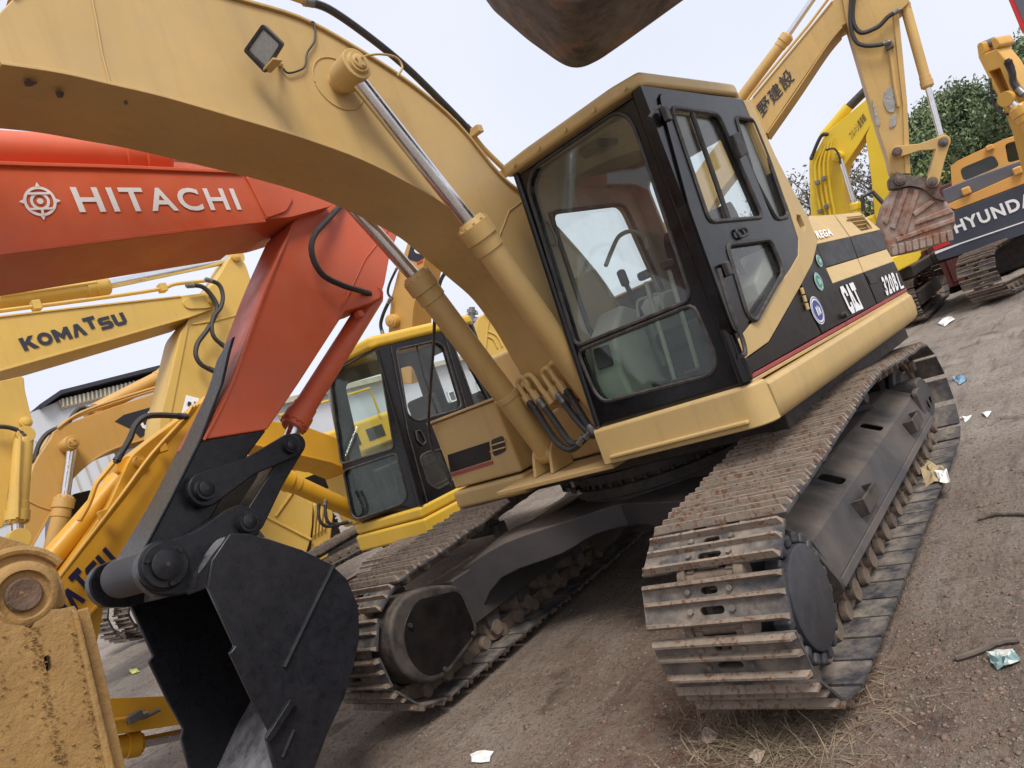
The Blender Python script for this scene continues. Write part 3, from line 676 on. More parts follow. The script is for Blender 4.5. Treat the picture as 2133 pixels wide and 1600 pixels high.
for k in range(4):
    f=(k+.5)/4; a=hit((1763+31*f,452+29*f),UYP(1.17)); b=hit((1800+18*f,448+28*f),UYP(1.17)); g.slab([a,b,b+Vector((0,-.05,-.035)),a+Vector((0,-.05,-.035))],(0,0,.006))
g.obj('louvre_slat',M['tanclean'],h2)
G(UM).box((-1.05,.05,1.6),(1.45,2.06,.74)).obj('bay_light_block',M['dark'],ROOT)  # dark block added inside the housing so no light passes through
zt_=(UM.inverted()@hit((1735,446),UYP(1.08))).z
G(UM).box((-1.05,-.1,zt_-.012),(1.44,2.3,.02)).obj('hood_top',M['tanclean'],ROOT,bev=.008)
gr=G(UM).box((-.62,.86,zt_+.03),(.34,.3,.07)).obj('hood_grille',M['rubber'],ROOT,bev=.02)
cw=[(-1.80,1.2),(-2.15,1.12),(-2.42,.9),(-2.52,.5),(-2.52,-.5),(-2.42,-.9),(-2.15,-1.2),(-1.80,-1.3)]
g=G(UM); g.slab([Vector((x,y,1.04)) for x,y in cw],(0,0,.72)); g.obj('counterweight',M['tanclean'],ROOT,bev=.06,seg=3)
G(UM).box((-1.2,-1.30,1.30),(1.2,.1,.5)).obj('right_side_panel',M['blkpanel'],ROOT,bev=.01)
# tan band sweeping from door sill up behind the cab
band=[(1538,707),(1575,661),(1647,560),(1663,532),(1664,497),(1641,427),(1592,312),(1549,209),(1563,207),(1613,319),(1655,401),(1683,450),(1704,503),(1693,548),(1664,603),(1602,712),(1553,747)]
bp_=UYP(YO+.004); hole=[(1660,447),(1668,449),(1677,470),(1675,482),(1667,474),(1660,458)]
bd=G().plate(on(band,bp_),[on(hole,bp_)],-UN*.05).obj('cab_side_band',M['tanclean'],ROOT,bev=.005)
G().slab(on([(1656,440),(1684,446),(1684,490),(1660,486)],UYP(YO-.06)),-UN*.01).obj('socket_back',M['rustb'],bd)
for k in range(3):
    a=hit((1669+5*k,600+16*k),UYP(YO+.012)); b=hit((1673+5*k,613+16*k),UYP(YO+.012)); G().cyl(a,b,.011,n=10).obj('door_hinge',M['tanclean'],pb)
lt=UYP(YO)
blocks('CAT',lt,(1772,655),(1800,642),(1746,599),M['white'],pb,lift=.005,gap=.04,wid={})
flat([[(.32,0),(.95,0),(.64,.44)]],lt,hit((1772,654),lt),hit((1797,643),lt)-hit((1772,654),lt),hit((1748,604),lt)-hit((1772,654),lt),M['white'],pb,'emblem',lift=.0075)
text('320B',lt,(1846,617),(1872,604),(1833,578),M['white'],pc,off=.04,lift=.006,sp=1.25)
text('L',lt,(1875,603),(1882,600),(1864,570),M['white'],pc,off=.01,lift=.006)
hp=P3(*[hit(q,UYP(v)) for q,v in(((1680,450),1.08),((1737,447),1.08),((1769,493),1.265))])
text('REGA',hp,(1703,498),(1735,491),(1696,483),M['white'],hd,off=.02,lift=.005)
for cx,cy,rw,rh,mm,inner in((1705,544,.035,.05,'stickw','stickg'),(1704,587,.05,.075,'stickw','stickg'),(1701,647,.075,.12,'white','sticker')):
    A=hit((cx,cy),lt); r_=rw*1.0
    e1=UF*(-r_*1.15); e2=Vector((0,0,1))*r_*1.15
    flat([[(math.cos(t*.2618),math.sin(t*.2618)) for t in range(24)]],lt,A,e1,e2,M[mm],pb,'sticker',lift=.005)
    flat(ringpolys(0,0,.86,.92,24)+[[(.72*math.cos(t*.2618),.72*math.sin(t*.2618)) for t in range(24)]],lt,A,e1,e2,M[inner],pb,'sticker_print',lift=.007)
    flat([[(-.3,-.35),(-.1,-.35),(-.1,.2),(-.3,.3)],[(.0,-.35),(.12,-.35),(.12,.35),(.0,.3)],[(.2,-.3),(.4,-.3),(.4,.1),(.2,.25)]],lt,A,e1,e2,M[mm],pb,'sticker_print',lift=.009)
for q in((1755,658),): G().cyl(hit(q,lt),hit(q,lt)+UN*.03,.02,n=12).obj('door_stop',M['rubber'],pb)
lk=on([(1806,574),(1820,570),(1830,588),(1815,592)],UYP(YO+.006)); G().slab(lk,-UN*.012).obj('latch',M['dark'],pc,bev=.003)
# ------------------------------------------------------------------ cab
FP=P3(U(XF,0,ZB),U(XF,1,ZB),U(XF-LN,0,ZT)); FN=FP[1] if FP[1].dot(UF)>0 else -FP[1]
cabo=G(UM).box((.40,.867,1.262),(1.30,.95,.03)).obj('cab_floor',M['dark'],ROOT)
wsu=[(1110,352),(1284,233),(1313,246),(1330,285),(1441,624),(1200,722),(1099,392)]
wsl=[(1203,732),(1444,633),(1492,745),(1487,780),(1258,838),(1237,815)]
outer=[U(XF,YI,ZB),U(XF,YO,ZB),U(XF-LN,YO-.03,ZT),U(XF-LN,YI+.02,ZT)]
wu=rnd(on(wsu,FP),.05,3); wl=rnd(on(wsl,FP),.05,3)
fr=G().plate(outer,[wu,wl],-FN*.06).obj('cab_front_frame',M['blk'],ROOT,bev=.012,seg=3)
for nm,p,mt in(('windscreen',wu,'glass'),('lower_windscreen',wl,'glassgrn')):
    c=sum(p,Vector())/len(p); gp=G().slab([x+(x-c)*.012-FN*.03 for x in p],-FN*.005).obj('window_pane' if nm!='windscreen' else 'windscreen',M[mt],fr,smooth=False)
    G().tube(p+[p[0],p[1]],.011,6).obj('window_seal',M['rubber'],fr)
# raised pressing round the front frame and corner pillar
a,b=outer[1],outer[2]; G().cyl(a-UN*.035+FN*.004,b-UN*.035+FN*.004,.028,n=14).obj('corner_pillar',M['blk'],fr)
a,b=outer[0],outer[3]; G().cyl(a+UN*.022+FN*.004,b+UN*.022+FN*.004,.02,n=12).obj('corner_pillar',M['blk'],fr)
# left side
sp_=UYP(YO)
side=[(1567,790),(1334,178),(1548,208),(1591,312),(1640,427),(1663,497),(1662,531),(1646,560),(1574,661),(1537,707),(1552,748)]
door=[(1366,194),(1500,214),(1560,345),(1631,520),(1629,563),(1560,668),(1536,700),(1522,690),(1432,440)]
w1=[(1392,226),(1492,241),(1585,455),(1473,465)]; w2=[(1531,243),(1567,249),(1602,335),(1643,452),(1617,458),(1570,370)]; w3=[(1508,512),(1600,500),(1628,567),(1570,672),(1552,660)]
dr=rnd(on(door,sp_),.05,3); q1=rnd(on(w1,sp_),.05,4); q2=rnd(on(w2,sp_),.045,4); q3=rnd(on(w3,sp_),.05,4)
sd_=G().plate(on(side,sp_),[dr,q2],-UN*.05).obj('cab_side_frame',M['blk'],ROOT,bev=.01)
c=sum(dr,Vector())/len(dr); dr2=[p+(c-p).normalized()*.008+UN*.012 for p in dr]
dd=G().plate(dr2,[[p+UN*.012 for p in q1],[p+UN*.012 for p in q3]],-UN*.045).obj('cab_door',M['blk'],ROOT,bev=.012,seg=3)
for p,par,mt,lf in((q1,dd,'glass',.012),(q3,dd,'glass',.012),(q2,sd_,'glass',0)):
    c=sum(p,Vector())/len(p); G().slab([x+(x-c)*.02+UN*(lf-.02) for x in p],-UN*.005).obj('window_pane',M[mt],par,smooth=False)
    G().tube([x+UN*lf for x in p+[p[0],p[1]]],.013,6).obj('window_seal',M['rubber'],par)
for s_,e_ in(((1441,236),(1519,460)),):
    a,b=on([s_,e_],UYP(YO+.004)); G().cyl(a,b,.014,n=8).obj('sliding_bar',M['rubber'],dd)
hb=on([(1532,478),(1552,474),(1560,488),(1540,496)],UYP(YO+.025)); hb=rnd(hb,.03,4)
G().tube(hb+[hb[0],hb[1]],.008,6).obj('door_handle',M['rubber'],dd)
for k,q in enumerate([(1388,238),(1515,560)]):
    a=hit(q,UYP(YO+.03)); G().box(a,(.05,.03,.07)).obj('door_hinge',M['rubber'],dd,bev=.006)
mp=on([(1527,280),(1541,273),(1560,318),(1546,328)],UYP(YO+.09)); G().slab(mp,-UN*.03).obj('latch_plate',M['rubber'],dd,bev=.008)
hose(dd,on([(1497,560),(1520,640),(1540,690),(1549,715),(1552,735),(1545,742)],UYP(YO+.04)),.012,M['rubber'],'grab_rail')
# right side, rear, roof
rp=UYP(YI); hole=on([(1104,412),(1298,404),(1318,425),(1378,628),(1215,705),(1170,590)],rp)
UI=UM.inverted()
ro=[U(XF,YI,ZB),U(XF-LN,YI+.01,ZT),U(-.24,YI+.01,ZT),U(-.24,YI,ZB)]
hu=[UI@p for p in hole]
h_=[U(min(max(p.x,-.13),.86),YI,max(1.78,min(p.z,2.62))) for p in hu]
h_=[U(.80,YI,2.52),U(-.02,YI,2.52),U(-.10,YI,1.74),U(.86,YI,1.74)]
rs=G().plate(ro,[rnd(h_,.08,4)],UN*.04).obj('cab_right_frame',M['cabin'],ROOT,bev=.008)
G().slab([p+UN*.015 for p in rnd(h_,.08,4)],UN*.005).obj('window_pane',M['glass'],rs,smooth=False)
G().tube([p+UN*.05 for p in rnd(h_,.08,4)+h_[:1]],.015,6).obj('window_seal',M['rubber'],rs)
bo=[U(-.24,YI+.02,ZB),U(-.24,YO-.03,ZB),U(-.20,YO-.05,ZT),U(-.20,YI+.02,ZT)]
bh=[U(-.235,YI+.15,1.85),U(-.235,YO-.16,1.85),U(-.215,YO-.16,2.62),U(-.215,YI+.15,2.62)]
bn=P3(*bo[:3])
rb_=G().plate(bo,[[hit_ - bn[1]*((hit_-bn[0]).dot(bn[1])) for hit_ in rnd(bh,.08,4)]],-UF*.03).obj('cab_rear_frame',M['cabin'],ROOT)
G().slab([p for p in rnd(bh,.08,4)],-UF*.004).obj('window_pane',M['glass'],rb_,smooth=False)
rz=[(-.26,YI-.01),(XF-LN+.05,YI-.01),(XF-LN+.07,YI+.2),(XF-LN+.07,YO-.16),(XF-LN+.03,YO),(-.1,YO),(-.24,YO-.05)]
rf=G(UM).slab(rnd([Vector((x,y,2.775)) for x,y in rz],.03,3),(0,0,.075)).obj('cab_roof',M['tanclean'],ROOT,bev=.028,seg=4)
G(UM).box((.45,.80,2.858),(.86,.62,.03)).obj('roof_hatch',M['tanclean'],rf,bev=.012)
g=G(UM)
for k in range(5): g.cyl((XF-LN+.068,YI+.1+.2*k,2.80),(XF-LN+.085,YI+.1+.2*k,2.80),.013,n=8)
g.obj('roof_bolts',M['tanclean'],rf)
G(UM).box((.38,.867,2.755),(1.15,.93,.03)).obj('headliner',M['cabin'],rf)
ln=on([(1243,275),(1285,272),(1290,300),(1255,312),(1240,300)],UYP(.9)); G().slab(rnd(ln,.02),(0,-.12,0)).obj('cab_fan',M['rubber'],rf,bev=.01)
# interior
st=G(UM).box((.42,.92,1.56),(.48,.5,.14)).obj('seat',M['seat'],ROOT,bev=.05,seg=3)
G(UM).slab(rnd([Vector((.24,.68,1.62)),Vector((.15,.68,2.14)),Vector((.08,.68,2.22)),Vector((.04,.68,2.12)),Vector((.12,.68,1.58))],.04),(0,.48,0)).obj('seat_back',M['seat'],st,bev=.04,seg=3)
G(UM).box((.40,.92,1.41),(.42,.42,.22)).obj('seat_base',M['dark'],st,bev=.02)
for y in(.52,1.22):
    c_=G(UM).slab([Vector((x,y-.09,z)) for x,z in((-.1,1.42),(-.1,1.86),(.2,1.86),(.5,1.70),(.52,1.42))],(0,.18,0)).obj('arm_console',M['grey'],ROOT,bev=.02)
    G(UM).cyl((.42,y,1.76),(.46,y,1.98),.016,n=8).obj('joystick',M['rubber'],c_); G(UM).box((.465,y,2.02),(.055,.05,.11)).obj('joystick_grip',M['rubber'],c_,bev=.02)
for y in(.80,.96):
    G(UM).cyl((.80,y,1.28),(.70,y,1.92),.013,n=8).obj('travel_lever',M['grey'],cabo)
    G(UM).box((.69,y,1.96),(.05,.075,.05)).obj('lever_grip',M['rubber'],cabo,bev=.015)
g=G(); g.tube(spline(on([(1330,660),(1328,630),(1345,620),(1372,612),(1378,625),(1382,645)],UXP(.7)),4),.009,6); g.obj('lever_frame',M['grey'],cabo)
G(UM).slab([Vector((x,.42,z)) for x,z in((.58,1.28),(.58,1.80),(.72,1.86),(.92,1.72),(.98,1.5),(.96,1.28))],(0,.2,0)).obj('side_console',M['grey'],cabo,bev=.03,seg=3)
G(UM).box((.965,.53,1.61),(.03,.1,.12),Matrix.Rotation(-.2,3,'Y')).obj('monitor',M['dark'],cabo,bev=.006)
G(UM).box((.76,.88,1.30),(.2,.4,.05),Matrix.Rotation(-.4,3,'Y')).obj('pedal',M['dark'],cabo,bev=.01)
for y in(.78,1.0): G(UM).box((.86,y,1.33),(.16,.1,.02),Matrix.Rotation(-.7,3,'Y')).obj('pedal',M['rubber'],cabo,bev=.006)
G(UM).box((.1,1.1,1.36),(.5,.3,.18)).obj('storage_box',M['dark'],cabo,bev=.02)
hose(cabo,on([(1262,553),(1275,520),(1290,492),(1315,482),(1340,495),(1350,520)],UYP(.5)),.014,M['grey'],'grab_rail')
hose(fr,on([(1126,464),(1140,463),(1150,478),(1160,505),(1150,510),(1140,510)],UYP(.44)),.007,M['steel'],'grab_rail')
# wiper parked on the door pillar
hose(fr,on([(1352,246),(1365,228),(1375,222)],UYP(YO+.05)),.009,M['rubber'],'hinge_arm')
# ------------------------------------------------------------------ boom
BW=.21; bpl=UYP(BW)
btop=[(28,-4),(90,-48),(180,-72),(330,-47),(485,0),(620,40),(725,95),(850,175),(950,260),(1040,368),(1115,432),(1240,572),(1300,665),(1345,742)]
bbot=[(1320,800),(1232,800),(1180,722),(1135,642),(1085,570),(1035,522),(980,473),(925,425),(850,380),(750,330),(630,286),(495,245),(340,200),(230,174),(125,150),(0,131),(-45,124),(-42,88),(-6,30)]
bt=spline(on(btop,bpl),4); bb=spline(on(bbot,bpl),4)
boom=G().slab(bt+bb,-UN*2*BW).obj('boom',M['tan'],ROOT,bev=.006)
G().ribbon([p+UN*.016 for p in bt],-UN*(2*BW+.032),.016).obj('top_chord',M['tan'],boom,bev=.003)
G().ribbon([p+UN*.012 for p in bb[:-12]],-UN*(2*BW+.024),.014).obj('bottom_chord',M['tan'],boom,bev=.003)
def weld(pts,r=.005,par=boom,mat='tan'): G().tube(pts,r,6).obj('weld_seam',M[mat],par)
weld(on([(180,-60),(200,40),(212,110),(228,172)],UYP(BW+.003)))
weld(on([(1010,560),(1045,480),(1060,440),(1092,415)],UYP(BW+.003)),.004)
upl=P3(hit((0,131),UYP(BW)),hit((230,174),UYP(BW)),hit((0,131),UYP(BW))-UN)
for l in([(48,160),(55,157),(66,158),(76,161),(68,166),(60,169),(50,168)],[(113,182),(122,179),(131,184),(129,192),(118,193)],[(256,203),(262,201),(264,206),(258,208)]):
    nn_=upl[1] if upl[1].z<0 else -upl[1]; G().slab([p+nn_*.024 for p in on(l,upl)],-nn_*.006).obj('paint_chip',M['rustb'],boom,smooth=False)
# pin boss and rams
bc=UI@hit((748,128),UYP(.41)); BX,BZ=bc.x,bc.z
weld([U(BX+.145*math.cos(t*.2),BW+.002,BZ+.145*math.sin(t*.2)) for t in range(32)],.004)
pinboss(ROOT,U(BX,BW-.02,BZ),UN,.062,.22,M['tan'],hole=False)
pinboss(ROOT,U(BX,-BW+.02,BZ),-UN,.062,.22,M['tan'],hole=False)
J=UI@hit((984,468),UYP(.31)); A=UI@hit((1142,942),UYP(-.31))
cylinder_ram(ROOT,U(A.x,.295,A.z),U(J.x,.31,J.z),U(BX,.325,BZ),.078,.043,M['tan'],axis=UN,name='boom_cylinder')
J2=UI@hit((868,578),UYP(-.31)); A2=UI@hit((1142,942),UYP(-.31))
rm=cylinder_ram(ROOT,U(A2.x,-.31,A2.z),U(J2.x,-.31,J2.z),U(BX,-.325,BZ),.078,.043,M['tan'],axis=UN,name='boom_cylinder')
d=(U(J2.x,-.31,J2.z)-U(A2.x,-.31,A2.z)).normalized(); a=U(A2.x,-.31,A2.z)
G().cyl(a+d*.46,a+d*.50,.084,n=26).obj('pipe_clamp',M['tan'],rm,bev=.003)
for rmA,yy in((A,.295),(A2,-.31)):
    for s_ in(-.085,.07):
        p=[Vector((rmA.x-.10,yy+s_,1.03)),Vector((rmA.x+.13,yy+s_,1.03)),Vector((rmA.x+.075,yy+s_,rmA.z+.02)),Vector((rmA.x,yy+s_,rmA.z+.085)),Vector((rmA.x-.075,yy+s_,rmA.z+.02))]
        G(UM).slab(rnd(p,.05,4,skip=(0,1)),(0,.024,0)).obj('cylinder_bracket',M['tan'],ROOT,bev=.005)
for s_ in(-.29,.25):
    p=[Vector((-.15,s_,1.03)),Vector((.55,s_,1.03)),Vector((.38,s_,1.62)),Vector((.22,s_,1.72)),Vector((.08,s_,1.6))]
    G(UM).slab(rnd(p,.08,4,skip=(0,1)),(0,.04,0)).obj('boom_foot_bracket',M['tan'],ROOT,bev=.006)
# stick beyond the boom nose
nx_=UI@hit((-8,62),bpl)
stk=G(UM).slab(rnd([Vector((nx_.x-.02,.17,nx_.z+.5)),Vector((nx_.x+.35,.17,nx_.z+.45)),Vector((nx_.x+.62,.17,nx_.z-.2)),Vector((nx_.x+1.35,.17,nx_.z-2.1)),Vector((nx_.x+1.13,.17,nx_.z-2.15)),Vector((nx_.x+.12,.17,nx_.z-.1))],.06),(0,-.34,0)).obj('stick',M['tan'],ROOT,bev=.01)
# work lamp with bracket and wire
lp=(hit((548,100),UYP(.37)),None); n_=(CP-lp[0]).normalized(); n_=(n_+UF*.35+Vector((0,0,-.1))).normalized(); lpl=(lp[0],n_)
o_=rnd(on([(546,49),(590,92),(552,154),(506,106)],lpl),.012,3); i_=rnd(on([(546,60),(581,93),(551,141),(514,106)],lpl),.01,3)
lamp=G().plate(o_,[i_],-n_*.03).obj('work_lamp',M['rubber'],boom,bev=.004)
c=sum(o_,Vector())/len(o_)
G().slab([c+(p-c)*.96-n_*.031 for p in o_],-n_*.035).obj('lamp_housing',M['rubber'],lamp,bev=.012)
G().slab([p+(p-c)*.03-n_*.008 for p in i_],-n_*.003).obj('lens',M['lamp'],lamp,smooth=False)
G().slab([c+(p-c)*.98-n_*.026 for p in i_],-n_*.002).obj('reflector',M['refl'],lamp,smooth=False)
G().cyl(c-n_*.05+Vector((0,0,-.075)),hit((585,135),bpl),.012,n=8).obj('lamp_bracket',M['tan'],lamp)
G().box(c-n_*.04+Vector((0,0,-.085)),(.05,.1,.012)).obj('lamp_bracket',M['tan'],lamp,bev=.003)
hose(boom,on([(590,143),(600,152),(620,148),(635,138),(640,110),(655,85),(655,50),(648,46)],UYP(BW+.015)),.005)
hose(boom,on([(755,118),(790,113),(825,120),(838,140),(828,158)],UYP(.35)),.006,M['tan'],'grease_line')
# pipes and hoses on the boom's back
tp=[Vector(p) for p in on([(560,-12),(640,14),(690,30),(770,85),(850,150),(930,228),(985,285),(1010,318),(1065,372)],UYP(.05))]
up_=Vector((0,0,.03))
hose(boom,[p+up_ for p in tp[1:7]],.022); hose(boom,[tp[0]-Vector((0,0,.02)),tp[0]+up_,tp[1]+up_],.02,M['tan'],'steel_pipe'); hose(boom,[tp[6]+up_,tp[7]+up_,tp[8]+up_],.018,M['tan'],'steel_pipe')
hose(boom,[p+up_*.3-UN*.1 for p in on([(540,-6),(600,22),(640,40),(700,62),(800,120)],UYP(.1))],.016)
for q in((1060,362),(985,285)): G().box(hit(q,UYP(.05))+up_*.6,(.05,.16,.05)).obj('pipe_clamp',M['tan'],boom,bev=.006)
# front deck pipework
s=5.333; T_=lambda l:zpx(l,1040,720,s)
for l in([(310,600),(228,470),(212,400),(262,358),(310,410),(330,470)],[(400,560),(292,430),(290,352),(340,330),(400,385),(480,500),(545,570)],[(610,510),(505,360),(482,290),(530,250),(580,290),(620,380)],[(690,450),(575,290),(568,215),(620,190),(690,235),(760,330),(840,430)]):
    hose(ROOT,on(T_(l),UXP(.90)),.017,M['tan'],'steel_pipe')
for l in([(310,600)],[(400,560)],[(610,510)],[(690,450)],[(545,570)],[(840,430)]):
    p=hit(T_(l)[0],UXP(.90)); G().cyl(p+Vector((.01,-.0,.03)),p+Vector((.01,.02,-.045)),.027,n=8).obj('hose_coupling',M['tan'],ROOT)
for l in([(345,650),(420,740),(520,900),(640,1070),(760,1150),(860,1120),(930,1030)],[(450,620),(560,760),(680,930),(780,1065),(880,1085),(960,1020),(1010,960)],[(665,560),(760,690),(850,810),(930,900),(1030,990)],[(760,520),(850,660),(930,790),(990,880),(1060,950)]):
    hose(ROOT,on(T_(l),UXP(.93)),.022)
G().slab(on(T_([(280,590),(560,560),(860,430),(850,480),(580,620),(300,650)]),UXP(.87)),-UF*.015).obj('pipe_bracket',M['tan'],ROOT,bev=.003)
G(UM).box((.62,-.02,1.22),(.06,.5,.36)).obj('valve_cover',M['tan'],ROOT,bev=.02)
G(UM).box((.55,.12,1.35),(.3,.1,.55),Matrix.Rotation(.4,3,'Y')).obj('deck_rib',M['tan'],ROOT,bev=.01)
# right-hand tank and tool box
tk=G(UM).box((-.25,-.62,1.50),(1.15,.84,.84)).obj('fuel_tank',M['tan'],ROOT,bev=.035,seg=4)
tb=G(UM).box((.0,-1.0,1.335),(1.5,.74,.53)).obj('tool_box',M['tan'],ROOT,bev=.02,seg=3)
G(UM).box((.0,-1.0,.985),(1.56,.78,.14)).obj('right_sill',M['tan'],tb,bev=.03,seg=3)
G(UM).box((.02,-1.0,1.612),(1.5,.78,.02)).obj('tool_box_lid',M['tan'],tb,bev=.006)
fp_=UXP(.752)
def onb(l,dx=0): return on(l,UXP(.752+dx))
G().slab(onb([(932,948),(1018,920),(1022,958),(938,985)],.003),-UF*.004).obj('stripe',M['blkpanel'],tb)
G().slab(onb([(938,987),(1025,960),(1027,967),(940,994)],.003),-UF*.004).obj('stripe',M['red'],tb)
v_=rnd(onb([(1022,917),(1048,907),(1054,940),(1028,952)],.003),.03,4); G().slab(v_,-UF*.004).obj('vent_opening',M['dark'],tb)
for k in range(2):
    a,b=onb([(1021,929+12*k),(1053,919+12*k)],.01); G().cyl(a,b,.006,n=6).obj('vent_bar',M['tan'],tb)
hose(ROOT,on([(906,640),(903,720),(897,800),(893,880),(900,930),(915,960),(932,990),(942,1012)],UXP(.80)),.012,M['rubber'],'mirror_stay')
# ------------------------------------------------------------------ orange excavator arm with black bucket
def base(pts): c=sum([Vector(p) for p in pts],Vector())/len(pts); return Vector((c.x,c.y,0))
YN=Vector((0,1,0))
HT=thing('excavator',base(on([(340,1178)],YP(-1.1))),'orange excavator lettered HITACHI, boom and arm reaching in from the left with black bucket','excavator')
hp1=YP(-.88)
bm_=arm(HT,'boom',[(-420,318),(0,338),(500,357),(540,368),(600,386),(696,420),(690,430),(605,453),(550,457),(0,524),(-420,575)],hp1,.55,M['orange'])
chord(bm_,[(-420,318),(0,338),(250,346),(500,357)],hp1,.55,M['orange'],t=-.02); chord(bm_,[(550,458),(300,488),(0,525),(-420,576)],hp1,.55,M['orange'],t=.02)
weld(on([(508,362),(530,400),(556,455)],YP(-.876)),.006,bm_,'orange')
G().slab(rnd(on([(512,364),(590,388),(612,412),(598,440),(556,455)],YP(-.868)),.03),(0,-.02,0)).obj('boss_plate',M['orange'],bm_,bev=.006)
hb1=YP(-1.15)
cylinder_ram(HT,hit((-300,305),hb1),hit((330,330),hb1),hit((690,372),hb1),.105,.06,M['orange'],name='arm_cylinder')
# emblem and name
tpl=YP(-.88); A=hit((83,420),tpl); e1=hit((122,419),tpl)-A; e2=hit((76,384),tpl)-A
fl=ringpolys(0,0,.82,1.0,32)+ringpolys(0,0,.42,.60,28)+ringpolys(0,0,0,.2,18)
for k in range(4):
    a=k*math.pi/2; fl.append([(.98*math.cos(a-.16),.98*math.sin(a-.16)),(1.28*math.cos(a),1.28*math.sin(a)),(.98*math.cos(a+.16),.98*math.sin(a+.16))])
fl+=[[(-.72,.44),(.72,.44),(.66,.58),(-.66,.58)],[(-.66,-.58),(.66,-.58),(.72,-.44),(-.72,-.44)],[(-.08,-.95),(.08,-.95),(.08,-.5),(-.08,-.5)]]
flat(fl[:-7],tpl,A,e1*.86,e2*.86,M['white'],bm_,'emblem',lift=.004); [flat([z_],tpl,A,e1*.86,e2*.86,M['white'],bm_,'emblem_spike',lift=.0055) for z_ in fl[-7:-3]]; flat(fl[-3:-2],tpl,A,e1*.86,e2*.86,M['white'],bm_,'emblem',lift=.007); flat(fl[-2:-1],tpl,A,e1*.86,e2*.86,M['white'],bm_,'emblem',lift=.007); flat(fl[-1:],tpl,A,e1*.86,e2*.86,M['white'],bm_,'emblem',lift=.0085)
text('HITACHI',tpl,(166,443.5),(503,438),(144,390),M['white'],bm_,off=.022,lift=.005,sp=1.2)
# arm
hs=YP(-.96); SW=.30
stick_up=[(607,465),(555,590),(480,795),(419,917),(557,895),(625,795),(720,648),(770,632),(792,622),(802,590),(812,535),(832,478),(770,405),(700,402),(650,425)]
st1=G().slab(on(stick_up,hs),(0,-SW,0)).obj('arm',M['orange'],HT,bev=.01)
stick_lo=[(418,918),(360,1035),(300,1150),(288,1190),(318,1228),(372,1205),(435,1090),(515,950),(556,896)]
st2=G().slab(on(stick_lo,YP(-.959)),(0,-SW,0)).obj('arm_lower_section',M['black2'],HT,bev=.01)
chord(st1,[(608,465),(555,590),(481,795),(420,916)],hs,SW,M['orange'],t=.016,lip=.012)
g=G(); rs=[]
for q,w_ in(((491,700),.05),((481,735),.13),((467,798),.16),((421,916),.22),((362,1034),.27),((301,1150),.32)):
    p=hit(q,YP(-.945)); rs.append([g.V(p),g.V(p+Vector((0,-w_,0))),g.V(p+Vector((.022,-w_,-.004))),g.V(p+Vector((.022,0,-.004)))])
for a,b in zip(rs,rs[1:]):
    for k in range(4): g.F(a[k],b[k],b[(k+1)%4],a[(k+1)%4])
g.F(*rs[0][::-1]); g.F(*rs[-1]); g.obj('wear_plate',M['black2'],st2,bev=.004)
weld(on([(690,690),(760,540),(815,470)],YP(-.956)),.004,st1,'orange')
# bucket cylinder, links
a,j=hit((783,612),YP(-1.13)),hit((612,885),YP(-1.13)); b=hit((600,928),YP(-1.13))
cylinder_ram(HT,a,j,b,.068,.045,M['orange'],name='bucket_cylinder',eye=False)
G().cyl(hit((783,612),YP(-.98)),hit((783,612),YP(-1.25)),.05,n=20).obj('cylinder_pin',M['orange'],HT,bev=.004)
for q in((735,610),(748,655)): 
    p=hit(q,YP(-1.02)); G().box(p,(.05,.05,.05)).obj('pipe_fitting',M['orange'],HT,bev=.01)
for yy in(-.91,-1.43):
    link(HT,hit((425,1020),YP(yy)),hit((602,930),YP(yy)),.088,.068,.045,M['black2'],wa=.62)
link(HT,hit((602,930),YP(-1.0)),hit((514,1088),YP(-1.0)),.06,.062,.16,M['black2'],name='bucket_link',wa=.8)
link(HT,hit((602,930),YP(-1.3)),hit((514,1088),YP(-1.3)),.06,.062,.16,M['black2'],name='bucket_link',wa=.8)
for q,y,r in(((425,1020),-.885,.062),((602,930),-.885,.045),((514,1088),-.845,.058)):
    c=hit(q,YP(y)); pinboss(HT,c-YN*.5,YN,r,.53,M['black2'],bolts=0)
hose(HT,[hit(q,YP(v)) for q,v in(((712,425),-.95),((690,450),-.9),((655,490),-.88),((650,530),-.88),((672,572),-.88),((715,595),-.9),((752,606),-.93),((768,612),-.97))],.019)
# bucket
NB,FB=-.70,-1.62
prof=[(479,1111),(513,1111),(560,1122),(630,1145),(692,1176),(724,1207),(747,1262),(750,1327),(737,1392),(718,1454),(685,1525),(656,1600),(636,1660),(618,1700),(592,1665),(573,1600),(558,1548),(562,1522),(526,1457),(480,1360),(490,1346),(432,1220),(441,1168)]
npl=YP(NB)
bk=thing('part',(0,0,0),'','') if False else None
side=on(prof,npl)
sp1=G().slab(side,(0,-.03,0)).obj('bucket_side_plate',M['black2'],HT,bev=.008)
sp2=G().slab([p+Vector((0,FB-NB,0)) for p in side],(0,.03,0)).obj('bucket_side_plate',M['black2'],HT,bev=.008)
sh=spline(on([(436,1222),(443,1170),(480,1116),(513,1116),(560,1127),(630,1150),(689,1180),(720,1210),(742,1262),(745,1327),(732,1392),(713,1454),(680,1525),(651,1600),(630,1650),(610,1690)],YP(NB-.028)),4)
G().ribbon(sh,(0,FB-NB+.056,0),-.025).obj('bucket_shell',M['bktin'],HT,bev=.003)
ss=spline(on([(695,1178),(650,1270),(592,1390)],YP(NB+.002)),5); G().tube(ss,.011,6).obj('side_rib',M['black2'],sp1)
G().slab(rnd(on([(607,1455),(618,1462),(575,1530),(560,1548),(556,1535)],YP(NB+.03)),.01),(0,-.03,0)).obj('side_cutter',M['black2'],sp1,bev=.006)
G().tube(on([(612,1520),(588,1578)],YP(NB+.002)),.009,6).obj('side_rib',M['black2'],sp1)
